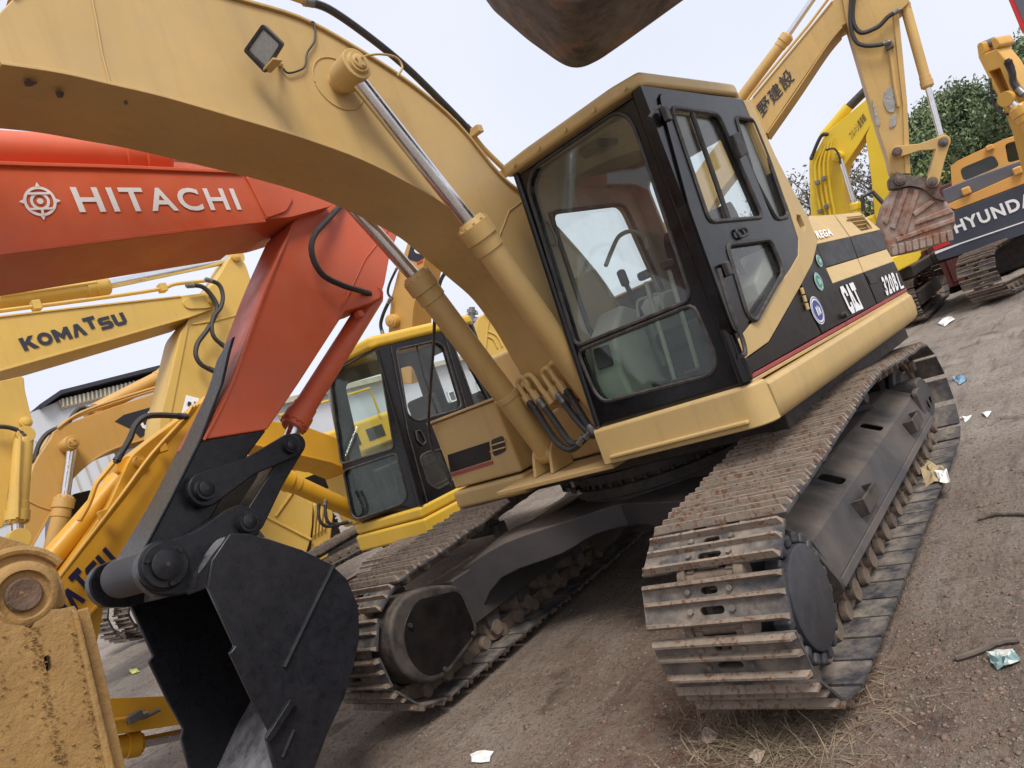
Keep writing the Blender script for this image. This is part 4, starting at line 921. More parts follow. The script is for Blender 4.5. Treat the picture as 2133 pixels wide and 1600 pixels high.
for k in range(5):
    y=NB-.06-.2*k; a=hit((612,1690),YP(y)); d=Vector((.10,0,-.14)); a=on([(612,1690)],npl)[0]; a=Vector((a.x,y,a.z)); 
    G().slab([a+Vector((-.04,0,.05)),a+Vector((.04,0,.02)),a+Vector((.12,0,-.15)),a+Vector((.10,0,-.16))],(0,-.09,0)).obj('bucket_tooth',M['bktin'],HT,bev=.008)
ear=[(283,1180),(300,1146),(345,1128),(410,1104),(470,1062),(500,1050),(535,1060),(546,1088),(540,1118),(500,1122),(462,1130),(440,1165),(433,1222),(380,1240),(320,1240),(292,1215)]
for yy,t in((-.865,-.07),(-1.46,-.07)):
    e_=[Vector((p.x,yy,p.z)) for p in on(ear,YP(-.865))]; G().slab(rnd(e_,.03,3),(0,t,0)).obj('bucket_ear',M['black2'],HT,bev=.01)
c=hit((340,1178),YP(-.865)); 
o=G().lathe(c-YN*.02,YN,[(0,.115),(.03,.115),(.034,.105),(.05,.10)],n=36).obj('pin_collar',M['black2'],HT)
G().lathe(c+YN*.03,YN,[(0,.07),(.02,.07),(.024,.062)],n=28).obj('pin_cap',M['black2'],o); G().cyl(c+YN*.052,c+YN*.057,.010,n=12).obj('grease_hole',M['dark'],o)
for k in range(3):
    a=2*math.pi*k/3+.6; p=c+YN*.03+Vector((math.cos(a)*.088,0,math.sin(a)*.088)); G().cyl(p,p+YN*.012,.013,n=6).obj('collar_bolt',M['black2'],o)
G().cyl(c-YN*.07,c-YN*.50,.098,n=32).obj('arm_tip_boss',M['under'],HT,bev=.008)
# saddle between ears and side plate
sd3=on([(440,1168),(479,1111),(460,1130),(420,1230),(436,1222)],YP(-.72)); 
G().slab([hit(q,YP(v)) for q,v in(((432,1221),-.72),((441,1168),-.72),((479,1112),-.72),((462,1122),-.87),((405,1160),-.87),((385,1238),-.87))],Vector((-.01,-.0,-.01))*1.5).obj('bucket_hinge_box',M['black2'],HT,bev=.01)

# its unseen house and tracks, added past the left edge to block bounced light
ho=Vector((8.2,-1.2,0))
G().box(ho+Vector((.9,0,1.6)),(3.2,2.7,1.15)).obj('engine_housing',M['orange'],HT,bev=.1,seg=3); G().box(ho+Vector((-.7,-.85,1.9)),(1.6,1.0,1.75)).obj('cab',M['blk'],HT,bev=.08,seg=3); G().box(ho+Vector((-.6,.85,1.5)),(1.5,.9,.9)).obj('tool_box',M['orange'],HT,bev=.06,seg=3)
G().box(ho+Vector((.6,0,.95)),(3.9,2.6,.14)).obj('swing_platform',M['underdark'],HT,bev=.02); G().box(ho+Vector((.2,0,.6)),(1.4,2,.5)).obj('carbody',M['underdark'],HT,bev=.05)
lp2=hit((-420,450),hp1); G().slab([Vector((lp2.x-.02,-.88,lp2.z+.27)),Vector((7.6,-.88,1.9)),Vector((7.5,-.88,1.45)),Vector((lp2.x-.02,-.88,lp2.z-.25))],(0,-.55,0)).obj('boom_rear_section',M['orange'],HT,bev=.02)
for sy in(-1.2,1.2): crawler(HT,Matrix.Translation(ho+Vector((.2,sy,0))),name='crawler_track')
# ------------------------------------------------------------------ muddy bucket, bottom left
mpl=YP(.25)
MB=thing('bucket',base(on([(40,1600)],mpl)),'mud-caked tan bucket with a rusty round pin boss, bottom left corner','bucket')
plate=[(-260,1180),(-60,1255),(0,1285),(66,1310),(80,1282),(96,1270),(128,1268),(155,1262),(162,1272),(190,1390),(214,1500),(238,1605),(285,1810),(310,2000),(200,2150),(-100,2200),(-400,2000),(-420,1500)]
hl=rnd(on([(91,1368),(104,1364),(110,1392),(98,1402)],mpl),.006,3)
pt=G().plate(on(plate,mpl),[hl],(0,-.035,0)).obj('side_plate',M['mudb'],MB,bev=.006)
G().slab(on([(85,1355),(115,1355),(118,1410),(88,1412)],YP(.2)),(0,-.01,0)).obj('slot_back',M['dark'],pt)
G().slab(on([(150,1266),(166,1275),(243,1605),(290,1810),(272,1815),(222,1605)],YP(.262)),(0,-.05,0)).obj('edge_strip',M['mudb'],pt,bev=.01)
shl=on([(162,1272),(190,1390),(238,1605),(285,1810),(310,2000)],YP(.22)); G().ribbon(spline(shl,4),(0,-.9,0),.03).obj('shell',M['mudb'],MB,bev=.004)
ear=[(-200,1090),(-60,1100),(0,1116),(58,1132),(112,1172),(136,1222),(140,1262),(100,1275),(66,1312),(0,1290),(-200,1200)]
G().slab(rnd(on(ear,YP(.20)),.02,3),(0,-.06,0)).obj('hinge_ear',M['mudb'],MB,bev=.012,seg=3)
c=hit((48,1240),YP(.235)); bs=G().lathe(c-YN*.05,YN,[(0,.092),(.05,.092),(.06,.084),(.066,.078),(.068,.066),(.052,.062),(.05,.0)],n=40).obj('pin_boss',M['mudb'],MB)
G().lathe(c,YN,[(0,.046),(.010,.046),(.016,.040),(.012,.02),(.010,.0)],n=30).obj('pin_end',mk('rusty_pin',s2l((96,72,54)),.7,.4,14,chip=s2l((150,112,66)),chipamt=.2,chipscale=22,bump=.006,bscale=60),bs)
wp=[c+Vector((.125*math.cos(t*.19+.3),-.03,.125*math.sin(t*.19+.3))) for t in range(14)]; G().tube(wp,.013,8).obj('weld_bead',M['mudb'],MB)
def clods(n,fn,r0,r1,name,mat,parent=None,kind='stuff',sq=.6):
    vs_=[];fs=[]
    base_=np.array([(1,0,0),(-1,0,0),(0,1,0),(0,-1,0),(0,0,1),(0,0,-1)],float); fb=[(0,2,4),(2,1,4),(1,3,4),(3,0,4),(2,0,5),(1,2,5),(3,1,5),(0,3,5)]
    for i in range(n):
        p=fn(); r=random.uniform(r0,r1)*random.choice((.5,.7,1)); k=len(vs_)
        a=random.random()*6.28; ca,sa=math.cos(a),math.sin(a)
        for b in base_:
            v=b*r*rng.uniform(.6,1.2,3); v=np.array([v[0]*ca-v[1]*sa,v[0]*sa+v[1]*ca,v[2]*sq]); vs_.append((p[0]+v[0],p[1]+v[1],p[2]+v[2]))
        fs+=[(a_+k,b_+k,c_+k) for a_,b_,c_ in fb]
    m=bpy.data.meshes.new(name); m.from_pydata(vs_,[],fs); m.materials.append(mat); m.polygons.foreach_set('use_smooth',[True]*len(m.polygons)); o=put(name,m,parent); o['kind']=kind; return o
def mudp():
    t=random.random(); lane=random.choice((0,0,1,2))
    if lane==0: q=(62+70*t+random.gauss(0,9),1300+300*t)
    elif lane==1: q=(150+60*t+random.gauss(0,5),1300+300*t)
    else: q=(random.uniform(0,220),random.uniform(1320,1600))
    p=hit(q,YP(.253)); return p if q[0]<150+(q[1]-1262)*.22 else hit((20,1400),YP(.24))
clods(420,mudp,.0015,.0065,'mud_crumbs',M['mudb'],MB,sq=.35)

# ------------------------------------------------------------------ rusty bucket overhead
rp_=FACE((1215,60),3.9,8); rn=rp_[1]
def fw_(pl,d): return (pl[0]+pl[1]*d,pl[1])
RB=thing('excavator',base(on([(1215,60)],rp_)),'excavator whose rusty dark bucket hangs overhead against the sky','excavator')
out=[(1004,-8),(1030,28),(1100,88),(1160,131),(1182,143),(1202,146),(1222,142),(1252,127),(1298,95),(1430,0),(1560,-95),(1540,-300),(1300,-420),(1060,-330),(985,-120)]
G().slab(rnd(on(out,rp_),.03,3),rn*.75).obj('bucket_shell',M['rustb'],RB,bev=.03,seg=3)
for a_,b_ in(((1040,20),(1190,125)),((1210,128),(1400,-2))): G().slab([hit(a_,fw_(rp_,.0)),hit(b_,fw_(rp_,.0)),hit((b_[0]+4,b_[1]-34),fw_(rp_,.0)),hit((a_[0]+22,a_[1]-18),fw_(rp_,.0))],rn*.77).obj('wear_bar',M['rustb'],RB,bev=.012)
G().slab(rnd(on([(1180,-400),(1300,-400),(1260,-560),(1210,-560)],(rp_[0]+rn*.3,rn)),.05),rn*.2).obj('hinge_ear',M['rustb'],RB,bev=.02)

G().slab(rnd(on([(1190,-520),(1290,-520),(1420,-1500),(1300,-1500)],(rp_[0]+rn*.35,rn)),.05),rn*.35).obj('arm',M['worn'],RB,bev=.02)

# ------------------------------------------------------------------ faded yellow boom and arm lettered KOMATSU
kp=YP(-5.2)
KD=thing('excavator',base(on([(330,1000)],kp)),'faded yellow excavator boom lettered KOMATSU in dark letters, arm folded down at its end','excavator')
kb=arm(KD,'boom',[(-300,700),(0,658),(375,616),(425,610),(441,611),(454,627),(446,643),(400,660),(0,774),(-300,860)],kp,.5,M['kom'],rr=.06)
chord(kb,[(-300,862),(0,775),(200,718),(398,661)],kp,.5,M['kom'],t=.02); chord(kb,[(-300,700),(0,658),(375,616)],kp,.5,M['kom'],t=-.02)
G().slab(rnd(on([(378,623),(440,611),(455,627),(440,642),(388,644)],YP(-5.18)),.08),(0,-.03,0)).obj('boss_plate',M['kom'],kb,bev=.008)
pinboss(kb,hit((438,627),YP(-5.2)),YN,.055,.06,M['kom'],bolts=0,hole=False)
blocks('KOMATSU',kp,(51,732),(267,674),(37,706),M['decal'],kb,raise_={'T':.3},lift=.008)
cylinder_ram(KD,hit((-200,648),YP(-5.45)),hit((218,596),YP(-5.45)),hit((488,539),YP(-5.45)),.10,.052,M['kom'],name='arm_cylinder')
G().tube(on([(0,617),(100,603),(205,588)],YP(-5.35)),.018,8).obj('steel_pipe',M['kom'],KD)
G().tube(spline(on([(-100,663),(0,648),(180,625),(330,603),(365,592),(430,585)],YP(-5.3)),4),.022,8).obj('steel_pipe',M['kom'],KD)
for q in((75,637),(338,600)): G().box(hit(q,YP(-5.3)),(.08,.1,.1)).obj('pipe_clamp',M['kom'],KD,bev=.01)
ka=arm(KD,'arm',[(476,540),(486,526),(499,534),(512,550),(540,640),(520,760),(430,1030),(325,1030),(334,875),(376,690),(400,660),(422,612),(450,585),(469,553)],YP(-5.25),.42,M['kom'],rr=.08)
weld(on([(400,676),(450,668),(500,655)],YP(-5.245)),.01,ka,'kom')
G().slab(on([(381,690),(396,660),(355,870),(346,1030),(326,1030),(334,875)],YP(-5.235)),(0,-.02,0)).obj('edge_plate',M['kom'],ka)
pinboss(ka,hit((490,537),YP(-5.25)),YN,.06,.05,M['kom'],bolts=0,hole=False)
hose(KD,on([(392,595),(420,597),(440,615),(452,640),(445,665),(430,690),(412,715),(408,740),(420,760),(444,772)],YP(-5.1)),.028)
hose(KD,on([(431,583),(455,592),(464,615),(460,640),(445,660),(441,685),(448,705),(468,722)],YP(-5.08)),.026)
G().slab(on([(388,823),(415,830),(405,868),(378,862)],YP(-5.23)),(0,-.005,0)).obj('warning_label',M['white'],ka,smooth=False)
G().slab(on([(392,836),(399,838),(397,846),(390,844)],YP(-5.22)),(0,-.003,0)).obj('label_print',M['decal'],ka,smooth=False)
G().slab(on([(405,836),(411,838),(408,852),(402,850)],YP(-5.22)),(0,-.003,0)).obj('label_print',M['decal'],ka,smooth=False)

# ------------------------------------------------------------------ deep yellow arm lettered KOMATSU
ep=YP(-2.6)
KE=thing('excavator',base(on([(230,1160)],ep)),'deep yellow excavator arm slanting down with dark blue KOMATSU letters, behind the orange arm','excavator')
ke=arm(KE,'arm',[(272,952),(300,928),(336,900),(405,850),(520,760),(520,860),(400,1020),(240,1218),(160,1300),(60,1400),(10,1330),(125,1196),(228,1050)],ep,.42,M['kom2'],rr=.04)
G().slab(on([(212,1246),(216,1272),(196,1372),(165,1450),(90,1560),(60,1400),(160,1303)],YP(-2.75)),(0,-.2,0)).obj('arm_nose',M['yel'],KE,bev=.01)
G().ribbon(on([(398,1024),(238,1221),(158,1303),(58,1403)],YP(-2.585)),(0,-.45,0),.02).obj('chord_plate',M['kom2'],ke,bev=.003)
a,b=hit((258,988),YP(-2.75)),hit((20,1265),YP(-2.75)); ec=G().lathe(a,(b-a),[(-.01,.05),(0,.066),(.05,.07),(1.3,.07)],n=26).obj('bucket_cylinder',M['kom2'],KE)
G().slab(rnd(on([(245,985),(240,965),(262,948),(285,950),(295,968),(280,985)],YP(-2.66)),.02),(0,-.16,0)).obj('cylinder_bracket',M['kom2'],KE,bev=.01)
pinboss(KE,hit((281,967),YP(-2.66)),YN,.042,.1,M['kom2'],bolts=2)
for k in range(3): G().tube(spline(on([(412-6*k,842+2*k),(395-6*k,868+2*k),(330-7*k,942+2*k),(262-6*k,1030+3*k),(130-5*k,1196+6*k),(90,1250+4*k)],YP(-2.52+.01*k)),3),.0125,8).obj('steel_pipe',M['kom2'],KE)
for q in((338,934),(215,1072)): G().box(hit(q,YP(-2.52)),(.06,.05,.06)).obj('pipe_clamp',M['kom2'],KE,bev=.008)
hose(KE,on([(385,868),(340,865),(305,868),(283,885),(270,915),(255,940),(244,958)],YP(-2.5)),.022)
G().tube(spline(on([(240,960),(215,990),(200,1010),(185,1050),(165,1085)],YP(-2.6)),4),.017,8).obj('steel_pipe',M['kom2'],KE)
blocks('KOMATSU',ep,(70,1372),(248,1172),(36,1337),M['navy'],ke,raise_={'T':.3},lift=.006)

# ------------------------------------------------------------------ low yellow beam with ram, bottom left
lp_=YP(-2.45)
LB=thing('excavator',base(on([(280,1500)],lp_)),'low yellow excavator arm with a chrome ram and loose grey fittings, beyond the muddy bucket','excavator')
lb=arm(LB,'arm',[(60,1462),(205,1456),(342,1450),(520,1445),(560,1470),(365,1511),(225,1533),(60,1560)],lp_,.32,M['kom2'],rr=.02)
G().tube(on([(150,1512),(220,1503),(268,1496)],YP(-2.42)),.014,8).obj('steel_pipe',M['kom2'],lb)
G().box(hit((280,1494),YP(-2.41)),(.09,.05,.05)).obj('fitting',M['steel'],lb,bev=.006); G().cyl(hit((292,1492),YP(-2.41)),hit((306,1488),YP(-2.41)),.024,n=10).obj('fitting',M['steel'],lb); G().cyl(hit((306,1492),YP(-2.41)),hit((333,1478),YP(-2.41)),.012,n=8).obj('fitting',M['steel'],lb)
cylinder_ram(LB,hit((120,1580),YP(-2.6)),hit((288,1549),YP(-2.6)),hit((560,1492),YP(-2.6)),.062,.034,M['kom2'],eye=False)

# ------------------------------------------------------------------ far left arm
gp=YP(-4.6)
GA=thing('excavator',base(on([(20,1100)],gp)),'pale yellow excavator arm with a bucket ram, cut by the left picture edge','excavator')
arm(GA,'arm',[(-80,800),(0,794),(50,782),(52,812),(68,878),(60,897),(37,900),(26,970),(8,1100),(-80,1110)],gp,.4,M['kom'],rr=.04)
pinboss(GA,hit((53,881),YP(-4.6)),YN,.05,.04,M['kom'],bolts=0,hole=False)
cylinder_ram(GA,hit((50,908),YP(-4.55)),hit((35,1085),YP(-4.55)),hit((37,1124),YP(-4.55)),.075,.045,M['kom'],name='bucket_cylinder')
G().tube(on([(42,910),(38,1000),(36,1078)],YP(-4.45)),.014,8).obj('steel_pipe',M['kom'],GA)
hose(GA,on([(-20,888),(15,890),(38,897),(50,908)],YP(-4.5)),.02)

# ------------------------------------------------------------------ tan boom with black CAT flash
fp2=YP(-7.2)
FA=thing('excavator',base(on([(60,1150)],fp2)),'tan excavator with a curved boom and black CAT flash, in front of the grey building','excavator')
fb=G().slab(spline(on([(500,770),(347,812),(230,850),(125,890),(105,915),(70,970),(56,1040),(52,1090),(40,1190),(60,1200)],fp2),3)+spline(on([(62,1150),(88,1104),(122,1045),(150,1000),(198,958),(250,932),(333,909),(500,860)],fp2),3),(0,-.5,0)).obj('boom',M['cat2'],FA,bev=.01)
chord(fb,[(62,1150),(88,1104),(122,1045),(150,1000),(198,958),(250,932),(333,909)],fp2,.5,M['cat2'],t=.02)
weld(on([(55,1042),(85,1056),(112,1064)],YP(-7.195)),.01,fb,'cat2')
bcx=hit((150,922),YP(-7.0)); pinboss(FA,bcx-YN*.2,YN,.09,.22,M['cat2'],hole=False)
cylinder_ram(FA,hit((110,1150),YP(-7.1)),hit((137,1040),YP(-7.1)),hit((151,925),YP(-7.1)),.105,.055,M['cat2'],name='boom_cylinder',eye=False)
cylinder_ram(FA,hit((192,858),YP(-7.45)),hit((352,776),YP(-7.45)),hit((480,705),YP(-7.45)),.095,.05,M['cat2'],name='arm_cylinder')
for k in range(2): G().tube(spline(on([(500,768-5*k),(347,806-5*k),(230,842-5*k),(160,868-4*k),(120,892)],YP(-7.3+.1*k)),3),.02,8).obj('steel_pipe',M['cat2'],FA)
hose(FA,on([(188,848),(165,852),(150,868),(140,884)],YP(-7.3)),.028); hose(FA,on([(130,888),(100,902),(82,925),(72,955),(69,960)],YP(-7.3)),.028)
G().slab(on([(239,878),(258,864),(336,842),(400,826),(400,868),(336,888),(292,912),(277,896)],YP(-7.196)),(0,-.004,0)).obj('flash',M['decal'],fb,smooth=False)
blocks('CAT',YP(-7.196),(298,896),(342,868),(286,872),M['white'],fb,lift=.012,gap=.04,wid={})
flat([[(.3,0),(.95,0),(.62,.42)]],YP(-7.196),hit((298,895),YP(-7.196)),hit((341,869),YP(-7.196))-hit((298,895),YP(-7.196)),hit((287,872),YP(-7.196))-hit((298,895),YP(-7.196)),M['yel'],fb,'emblem',lift=.016)
fc=arm(FA,'cab',[(150,1030),(190,1020),(200,1100),(150,1120)],YP(-7.0),1.0,M['blk'])
crawler(FA,Matrix.Translation((-1.95,-10.5,0))@Matrix.Diagonal((1,1.1,1.1,1)),name='crawler_track')

# ------------------------------------------------------------------ second excavator with yellow roof and black cab
YC=-2.9; cp=YP(YC); yf=-3.86
E2=thing('excavator',Vector((-1.2,-3.9,0)),'yellow-roofed excavator with black glazed cab, parked beside the tan one','excavator')
nb,ntp=hit((886,1066),cp),hit((786,724),cp); fb_,ft=hit((737,1096),YP(yf)),hit((684,800),YP(yf))
fpl=P3(nb,ntp,fb_); fn=fpl[1] if fpl[1].x>0 else -fpl[1]
ftp=ntp+Vector((0,yf-YC,0)); fbp=nb+Vector((0,yf-YC,0))
u2=rnd(on([(699,772),(780,727),(788,732),(821,934),(711,967),(689,800)],fpl),.05,3); l2=rnd(on([(715,981),(825,944),(849,1034),(838,1050),(745,1082),(733,1074)],fpl),.05,3)
cf=G().plate([nb,ntp,ftp,fbp],[u2,l2],-fn*.05).obj('cab_front_frame',M['blk'],E2,bev=.012)
for p in(u2,l2):
    G().slab([x-fn*.02 for x in p],-fn*.005).obj('window_pane',M['glassgrn'],cf,smooth=False); G().tube(p+p[:2],.012,6).obj('window_seal',M['rubber'],cf)
q1=rnd(on([(826,728),(905,710),(925,722),(962,845),(955,853),(868,878),(848,864)],cp),.05,3); q2=rnd(on([(942,712),(963,728),(1021,838),(1010,846),(990,848)],cp),.04,3); q3=rnd(on([(874,952),(890,942),(925,935),(945,1000),(912,1020),(893,1010)],cp),.05,3)
cs_=G().plate(on([(886,1066),(786,724),(930,690),(985,700),(1045,855),(1050,985)],cp),[q1,q2,q3],(0,-.05,0)).obj('cab_side_frame',M['blk'],E2,bev=.012)
for p in(q1,q2,q3):
    G().slab([x-YN*.02 for x in p],(0,-.005,0)).obj('window_pane',M['glass'],cs_,smooth=False); G().tube(p+p[:2],.013,6).obj('window_seal',M['rubber'],cs_)
G().tube(on([(814,722),(850,900),(893,1058)],YP(YC+.004)),.008,6).obj('door_gap',M['rubber'],cs_); G().tube(on([(925,694),(975,860),(1000,960)],YP(YC+.004)),.008,6).obj('door_gap',M['rubber'],cs_)
G().tube(on([(867,715),(886,790),(912,862)],YP(YC-.02)),.01,6).obj('sliding_bar',M['rubber'],cs_)
hd2=rnd(on([(866,898),(876,897),(888,920),(880,928),(870,918)],YP(YC+.01)),.02,3); G().tube(hd2+hd2[:2],.01,6).obj('door_handle',M['rubber'],cs_)
a,b=hit((789,728),YP(YC+.01)),hit((878,1052),YP(YC+.01)); G().cyl(a+fn*.01,b+fn*.01,.024,n=10).obj('corner_pillar',M['blk'],cf)
rear=hit((1045,855),cp); xr=rear.x-.1
zr=ntp.z
G().plate([Vector((xr+.1,YC,.95)),Vector((xr+.05,YC,zr)),Vector((xr+.05,yf,zr)),Vector((xr+.1,yf,.95))],[rnd([Vector((xr+.078,YC-.14,1.75)),Vector((xr+.056,YC-.14,zr-.15)),Vector((xr+.056,yf+.14,zr-.15)),Vector((xr+.078,yf+.14,1.75))],.05,3)],(-.03,0,0)).obj('cab_rear_frame',M['dark'],E2)
G().plate([fbp,ftp,Vector((xr+.05,yf,zr)),Vector((xr+.1,yf,.95))],[rnd([ftp+Vector((-.2,0,-.16)),Vector((xr+.25,yf,zr-.16)),Vector((xr+.3,yf,1.5)),fbp+Vector((-.22,0,.62))],.08,3)],(0,.03,0)).obj('cab_right_frame',M['dark'],E2)
r_=on([(712,752),(795,694),(815,689),(927,671),(985,690)],YP(YC+.02))
zt2=ntp.z+.0
rf=[Vector((ntp.x+.07,YC+.02,zt2)),Vector((ntp.x+.07,yf-.02,zt2)),Vector((xr,yf-.02,zt2)),Vector((xr,YC+.02,zt2))]
G().slab(rnd(rf,.08,4),(0,0,.13)).obj('cab_roof',M['yel'],E2,bev=.05,seg=4)
x0=nb.x
G().box(((x0+xr)/2,(YC+yf)/2,.86),(x0-xr,.95,.05)).obj('cab_floor',M['dark'],E2)
s2=G().box((x0-.75,-3.4,1.25),(.45,.45,.14)).obj('seat',M['dark'],E2,bev=.04); G().box((x0-.98,-3.4,1.6),(.12,.44,.65)).obj('seat_back',M['dark'],s2,bev=.05,seg=3)
for y in(-3.3,-3.46): G().cyl((x0-.22,y,.9),(x0-.3,y,1.5),.014,n=8).obj('travel_lever',M['rubber'],E2)
G().box((x0-.5,-3.72,1.1),(.5,.16,.5)).obj('side_console',M['dark'],E2,bev=.03)
for za,zb_,ex,nm in((.765,.875,.0,'upper_sill'),(.58,.76,.03,'lower_sill')):
    G().box(((x0+.06+xr)/2-.35,-3.42,(za+zb_)/2),(x0+.1+ex-xr+.7,1.1+ex*2,zb_-za)).obj(nm,M['yel'],E2,bev=.03,seg=3)
G().box((x0-1.5,-4.4,1.2),(2.2,.9,.8)).obj('engine_housing',M['yel'],E2,bev=.04)
G().lathe((x0-1.1,-4.2,.42),(0,0,1),[(0,.6),(.2,.6),(.22,.5)],n=36).obj('swing_bearing',M['underdark'],E2)
for sy in(-3.05,-5.4): crawler(E2,Matrix.Translation((x0-1.15,sy,-.28 if False else 0))@Matrix.Diagonal((.9,1,.72,1)),name='crawler_track')
bmx=arm(E2,'boom',[(500,868),(560,876),(636,888),(700,912),(800,960),(800,1010),(690,964),(622,948),(520,925)],YP(-4.3),.5,M['kom2'],rr=.03)
chord(bmx,[(520,926),(622,949),(690,965)],YP(-4.3),.5,M['kom2'],t=.02)
cylinder_ram(E2,hit((760,1075),YP(-4.15)),hit((585,995),YP(-4.15)),hit((480,940),YP(-4.15)),.095,.05,M['kom2'],name='boom_cylinder',eye=False)
for k in range(2): hose(E2,on([(664+14*k,1052-8*k),(664+14*k,1078-6*k),(674+12*k,1094-4*k),(690+14*k,1096-4*k),(722+8*k,1088)],YP(-3.9)),.018)

# ------------------------------------------------------------------ yellow bucket on the ground behind
kb2=FACE((620,1110),9.6,0); n2=kb2[1]
BK=thing('bucket',base(on([(640,1160)],kb2)),'yellow bucket with ribbed side standing on the ground left of the second cab','bucket')
lv=Vector((-n2.y,n2.x,0)); 
sidep=on([(528,1060),(555,1014),(606,1020),(652,1052),(650,1095),(646,1125),(628,1185),(575,1150),(530,1090)],kb2)
G().slab(rnd(sidep,.03),-n2*.5).obj('bucket_side',M['kom'],BK,bev=.02)
rt_=on([(653,1050),(692,1030),(694,1075),(688,1130),(684,1160),(647,1180),(648,1126),(651,1095)],(kb2[0]-n2*.02,(n2+(RT-Vector((0,0,RT.z)))*.35).normalized()))
bsd=G().slab(rt_,-n2*.4).obj('bucket_side',M['kom'],BK,bev=.02)
weld(on([(610,1025),(575,1075)],(kb2[0]+n2*.01,n2)),.02,bsd,'kom'); weld(on([(528,1062),(648,1124)],(kb2[0]+n2*.01,n2)),.02,bsd,'kom')
for k in range(4): weld(on([(657+7*k,1070-4*k),(654+7*k,1115-4*k)],(kb2[0]+n2*.02,(n2+(RT-Vector((0,0,RT.z)))*.35).normalized())),.012,bsd,'kom')

# ------------------------------------------------------------------ yellow excavator body seen between the arms
xp=CP+ray(500,960)*12.5; X0=Vector((xp.x,xp.y,0))
XE=thing('excavator',X0,'pale yellow excavator body with dark stripe behind the orange arm and rams','excavator')
xh=G().box(X0+Vector((-1.2,0,1.55)),(3.2,2.4,1.1)).obj('engine_housing',M['yel'],XE,bev=.08,seg=3)
G().box(X0+Vector((-1.2,1.205,1.35)),(3.0,.012,.3)).obj('stripe',M['blkpanel'],xh)
for k in range(4): G().box(X0+Vector((-.2-.6*k,1.206,1.8)),(.4,.016,.22)).obj('louvre',M['dark'],xh,bev=.004)
xc=G().box(X0+Vector((1.2,.65,2.1)),(1.5,1.05,1.7)).obj('cab',M['blk'],XE,bev=.06,seg=3)
G().box(X0+Vector((1.2,1.18,2.35)),(1.2,.02,.9)).obj('window_pane',M['pane'],xc,bev=.004); G().box(X0+Vector((1.96,.65,2.3)),(.02,.85,1.1)).obj('window_pane',M['pane'],xc,bev=.004)
G().box(X0+Vector((1.2,.65,3.0)),(1.6,1.15,.12)).obj('cab_roof',M['yel'],xc,bev=.05,seg=3)
G().box(X0+Vector((0,0,.95)),(4.4,2.5,.12)).obj('swing_platform',M['underdark'],XE,bev=.02); G().box(X0+Vector((0,0,.6)),(1.4,2,.5)).obj('carbody',M['underdark'],XE,bev=.05)
for sy in(-1.2,1.2): crawler(XE,Matrix.Translation(X0+Vector((0,sy,0))),name='crawler_track')
G().tube([X0+Vector((-.2,1.25,2.1)),X0+Vector((-.2,1.25,2.6)),X0+Vector((-2.2,1.25,2.6)),X0+Vector((-2.2,1.25,2.1))],.025,8).obj('handrail',M['yel'],XE)
# ------------------------------------------------------------------ worn tan excavator arm with Japanese letters, right
lpn=FACE((1800,200),9.6,6); n_=lpn[1]
def fw(pl,d): return (pl[0]+pl[1]*d,pl[1])
KX=thing('excavator',base(on([(1870,450)],lpn)),'worn tan excavator lettered in Japanese, arm hanging with a rusty ribbed bucket','excavator')
xb=arm(KX,'boom',[(1350,520),(1400,430),(1470,330),(1568,202),(1689,56),(1732,3),(1830,-90),(1850,0),(1753,54),(1722,92),(1597,276),(1500,400),(1410,560),(1370,570)],lpn,.55,M['worn'],rr=.05)
chord(xb,[(1753,55),(1722,93),(1660,186),(1597,277)],lpn,.55,M['worn'],t=.02); chord(xb,[(1568,201),(1689,55),(1732,2)],lpn,.55,M['worn'],t=-.02)
kd=Vector((-n_.y,n_.x,0)); kd=kd if kd.dot(RT)>0 else -kd; Mk=Matrix.Rotation(math.atan2(kd.y,kd.x),3,'Z'); k0=hit((1385,545),lpn)-n_*.3; k0.z=0
G().box(k0-kd*1.3+Vector((0,0,1.5)),(3.2,2.5,1.0),Mk).obj('engine_housing',M['worn'],KX,bev=.1,seg=3); G().box(k0+Vector((0,0,.95))-kd*.6,(3.9,2.5,.14),Mk).obj('swing_platform',M['underdark'],KX,bev=.02); G().box(k0+Vector((0,0,.6)),(1.4,2,.5),Mk).obj('carbody',M['underdark'],KX,bev=.05)
for sy in(-1.2,1.2): crawler(KX,Matrix.Translation(k0)@Mk.to_4x4()@Matrix.Translation((0,sy,0)),name='crawler_track')
text('野建設',lpn,(1589,247),(1657,166),(1573,221),M['decal'],xb,off=.013,lift=.01)
cylinder_ram(KX,hit((1500,262),fw(lpn,-.3)),hit((1640,76),fw(lpn,-.3)),hit((1740,-70),fw(lpn,-.3)),.075,.042,M['worn'],name='arm_cylinder',axis=n_)
G().tube(on([(1500,290),(1566,196),(1684,53),(1735,-15)],fw(lpn,-.15)),.02,8).obj('steel_pipe',M['worn'],KX)
xa=arm(KX,'arm',[(1745,-60),(1764,48),(1802,177),(1829,269),(1848,326),(1856,362),(1897,362),(1895,323),(1890,215),(1880,108),(1872,25),(1893,6),(1896,-30)],fw(lpn,.04),.42,M['worn'],rr=.04)
G().slab(on([(1872,25),(1880,108),(1890,215),(1895,323),(1897,362),(1886,362),(1884,323),(1880,215),(1868,108),(1860,25)],fw(lpn,.065)),-n_*.03).obj('edge_plate',M['worn'],xa,bev=.006)
g=G(); 
for cxy in([(1842,190),(1862,176),(1868,205),(1862,235),(1848,232),(1840,212)],[(1856,240),(1868,238),(1866,262),(1852,268)],[(1816,205),(1824,222),(1834,262),(1826,262)]): g.slab(rnd(on(cxy,fw(lpn,.055)),.03,3),-n_*.02)
g.obj('cement_smear',M['cement'],xa,bev=.01)['kind']='stuff'
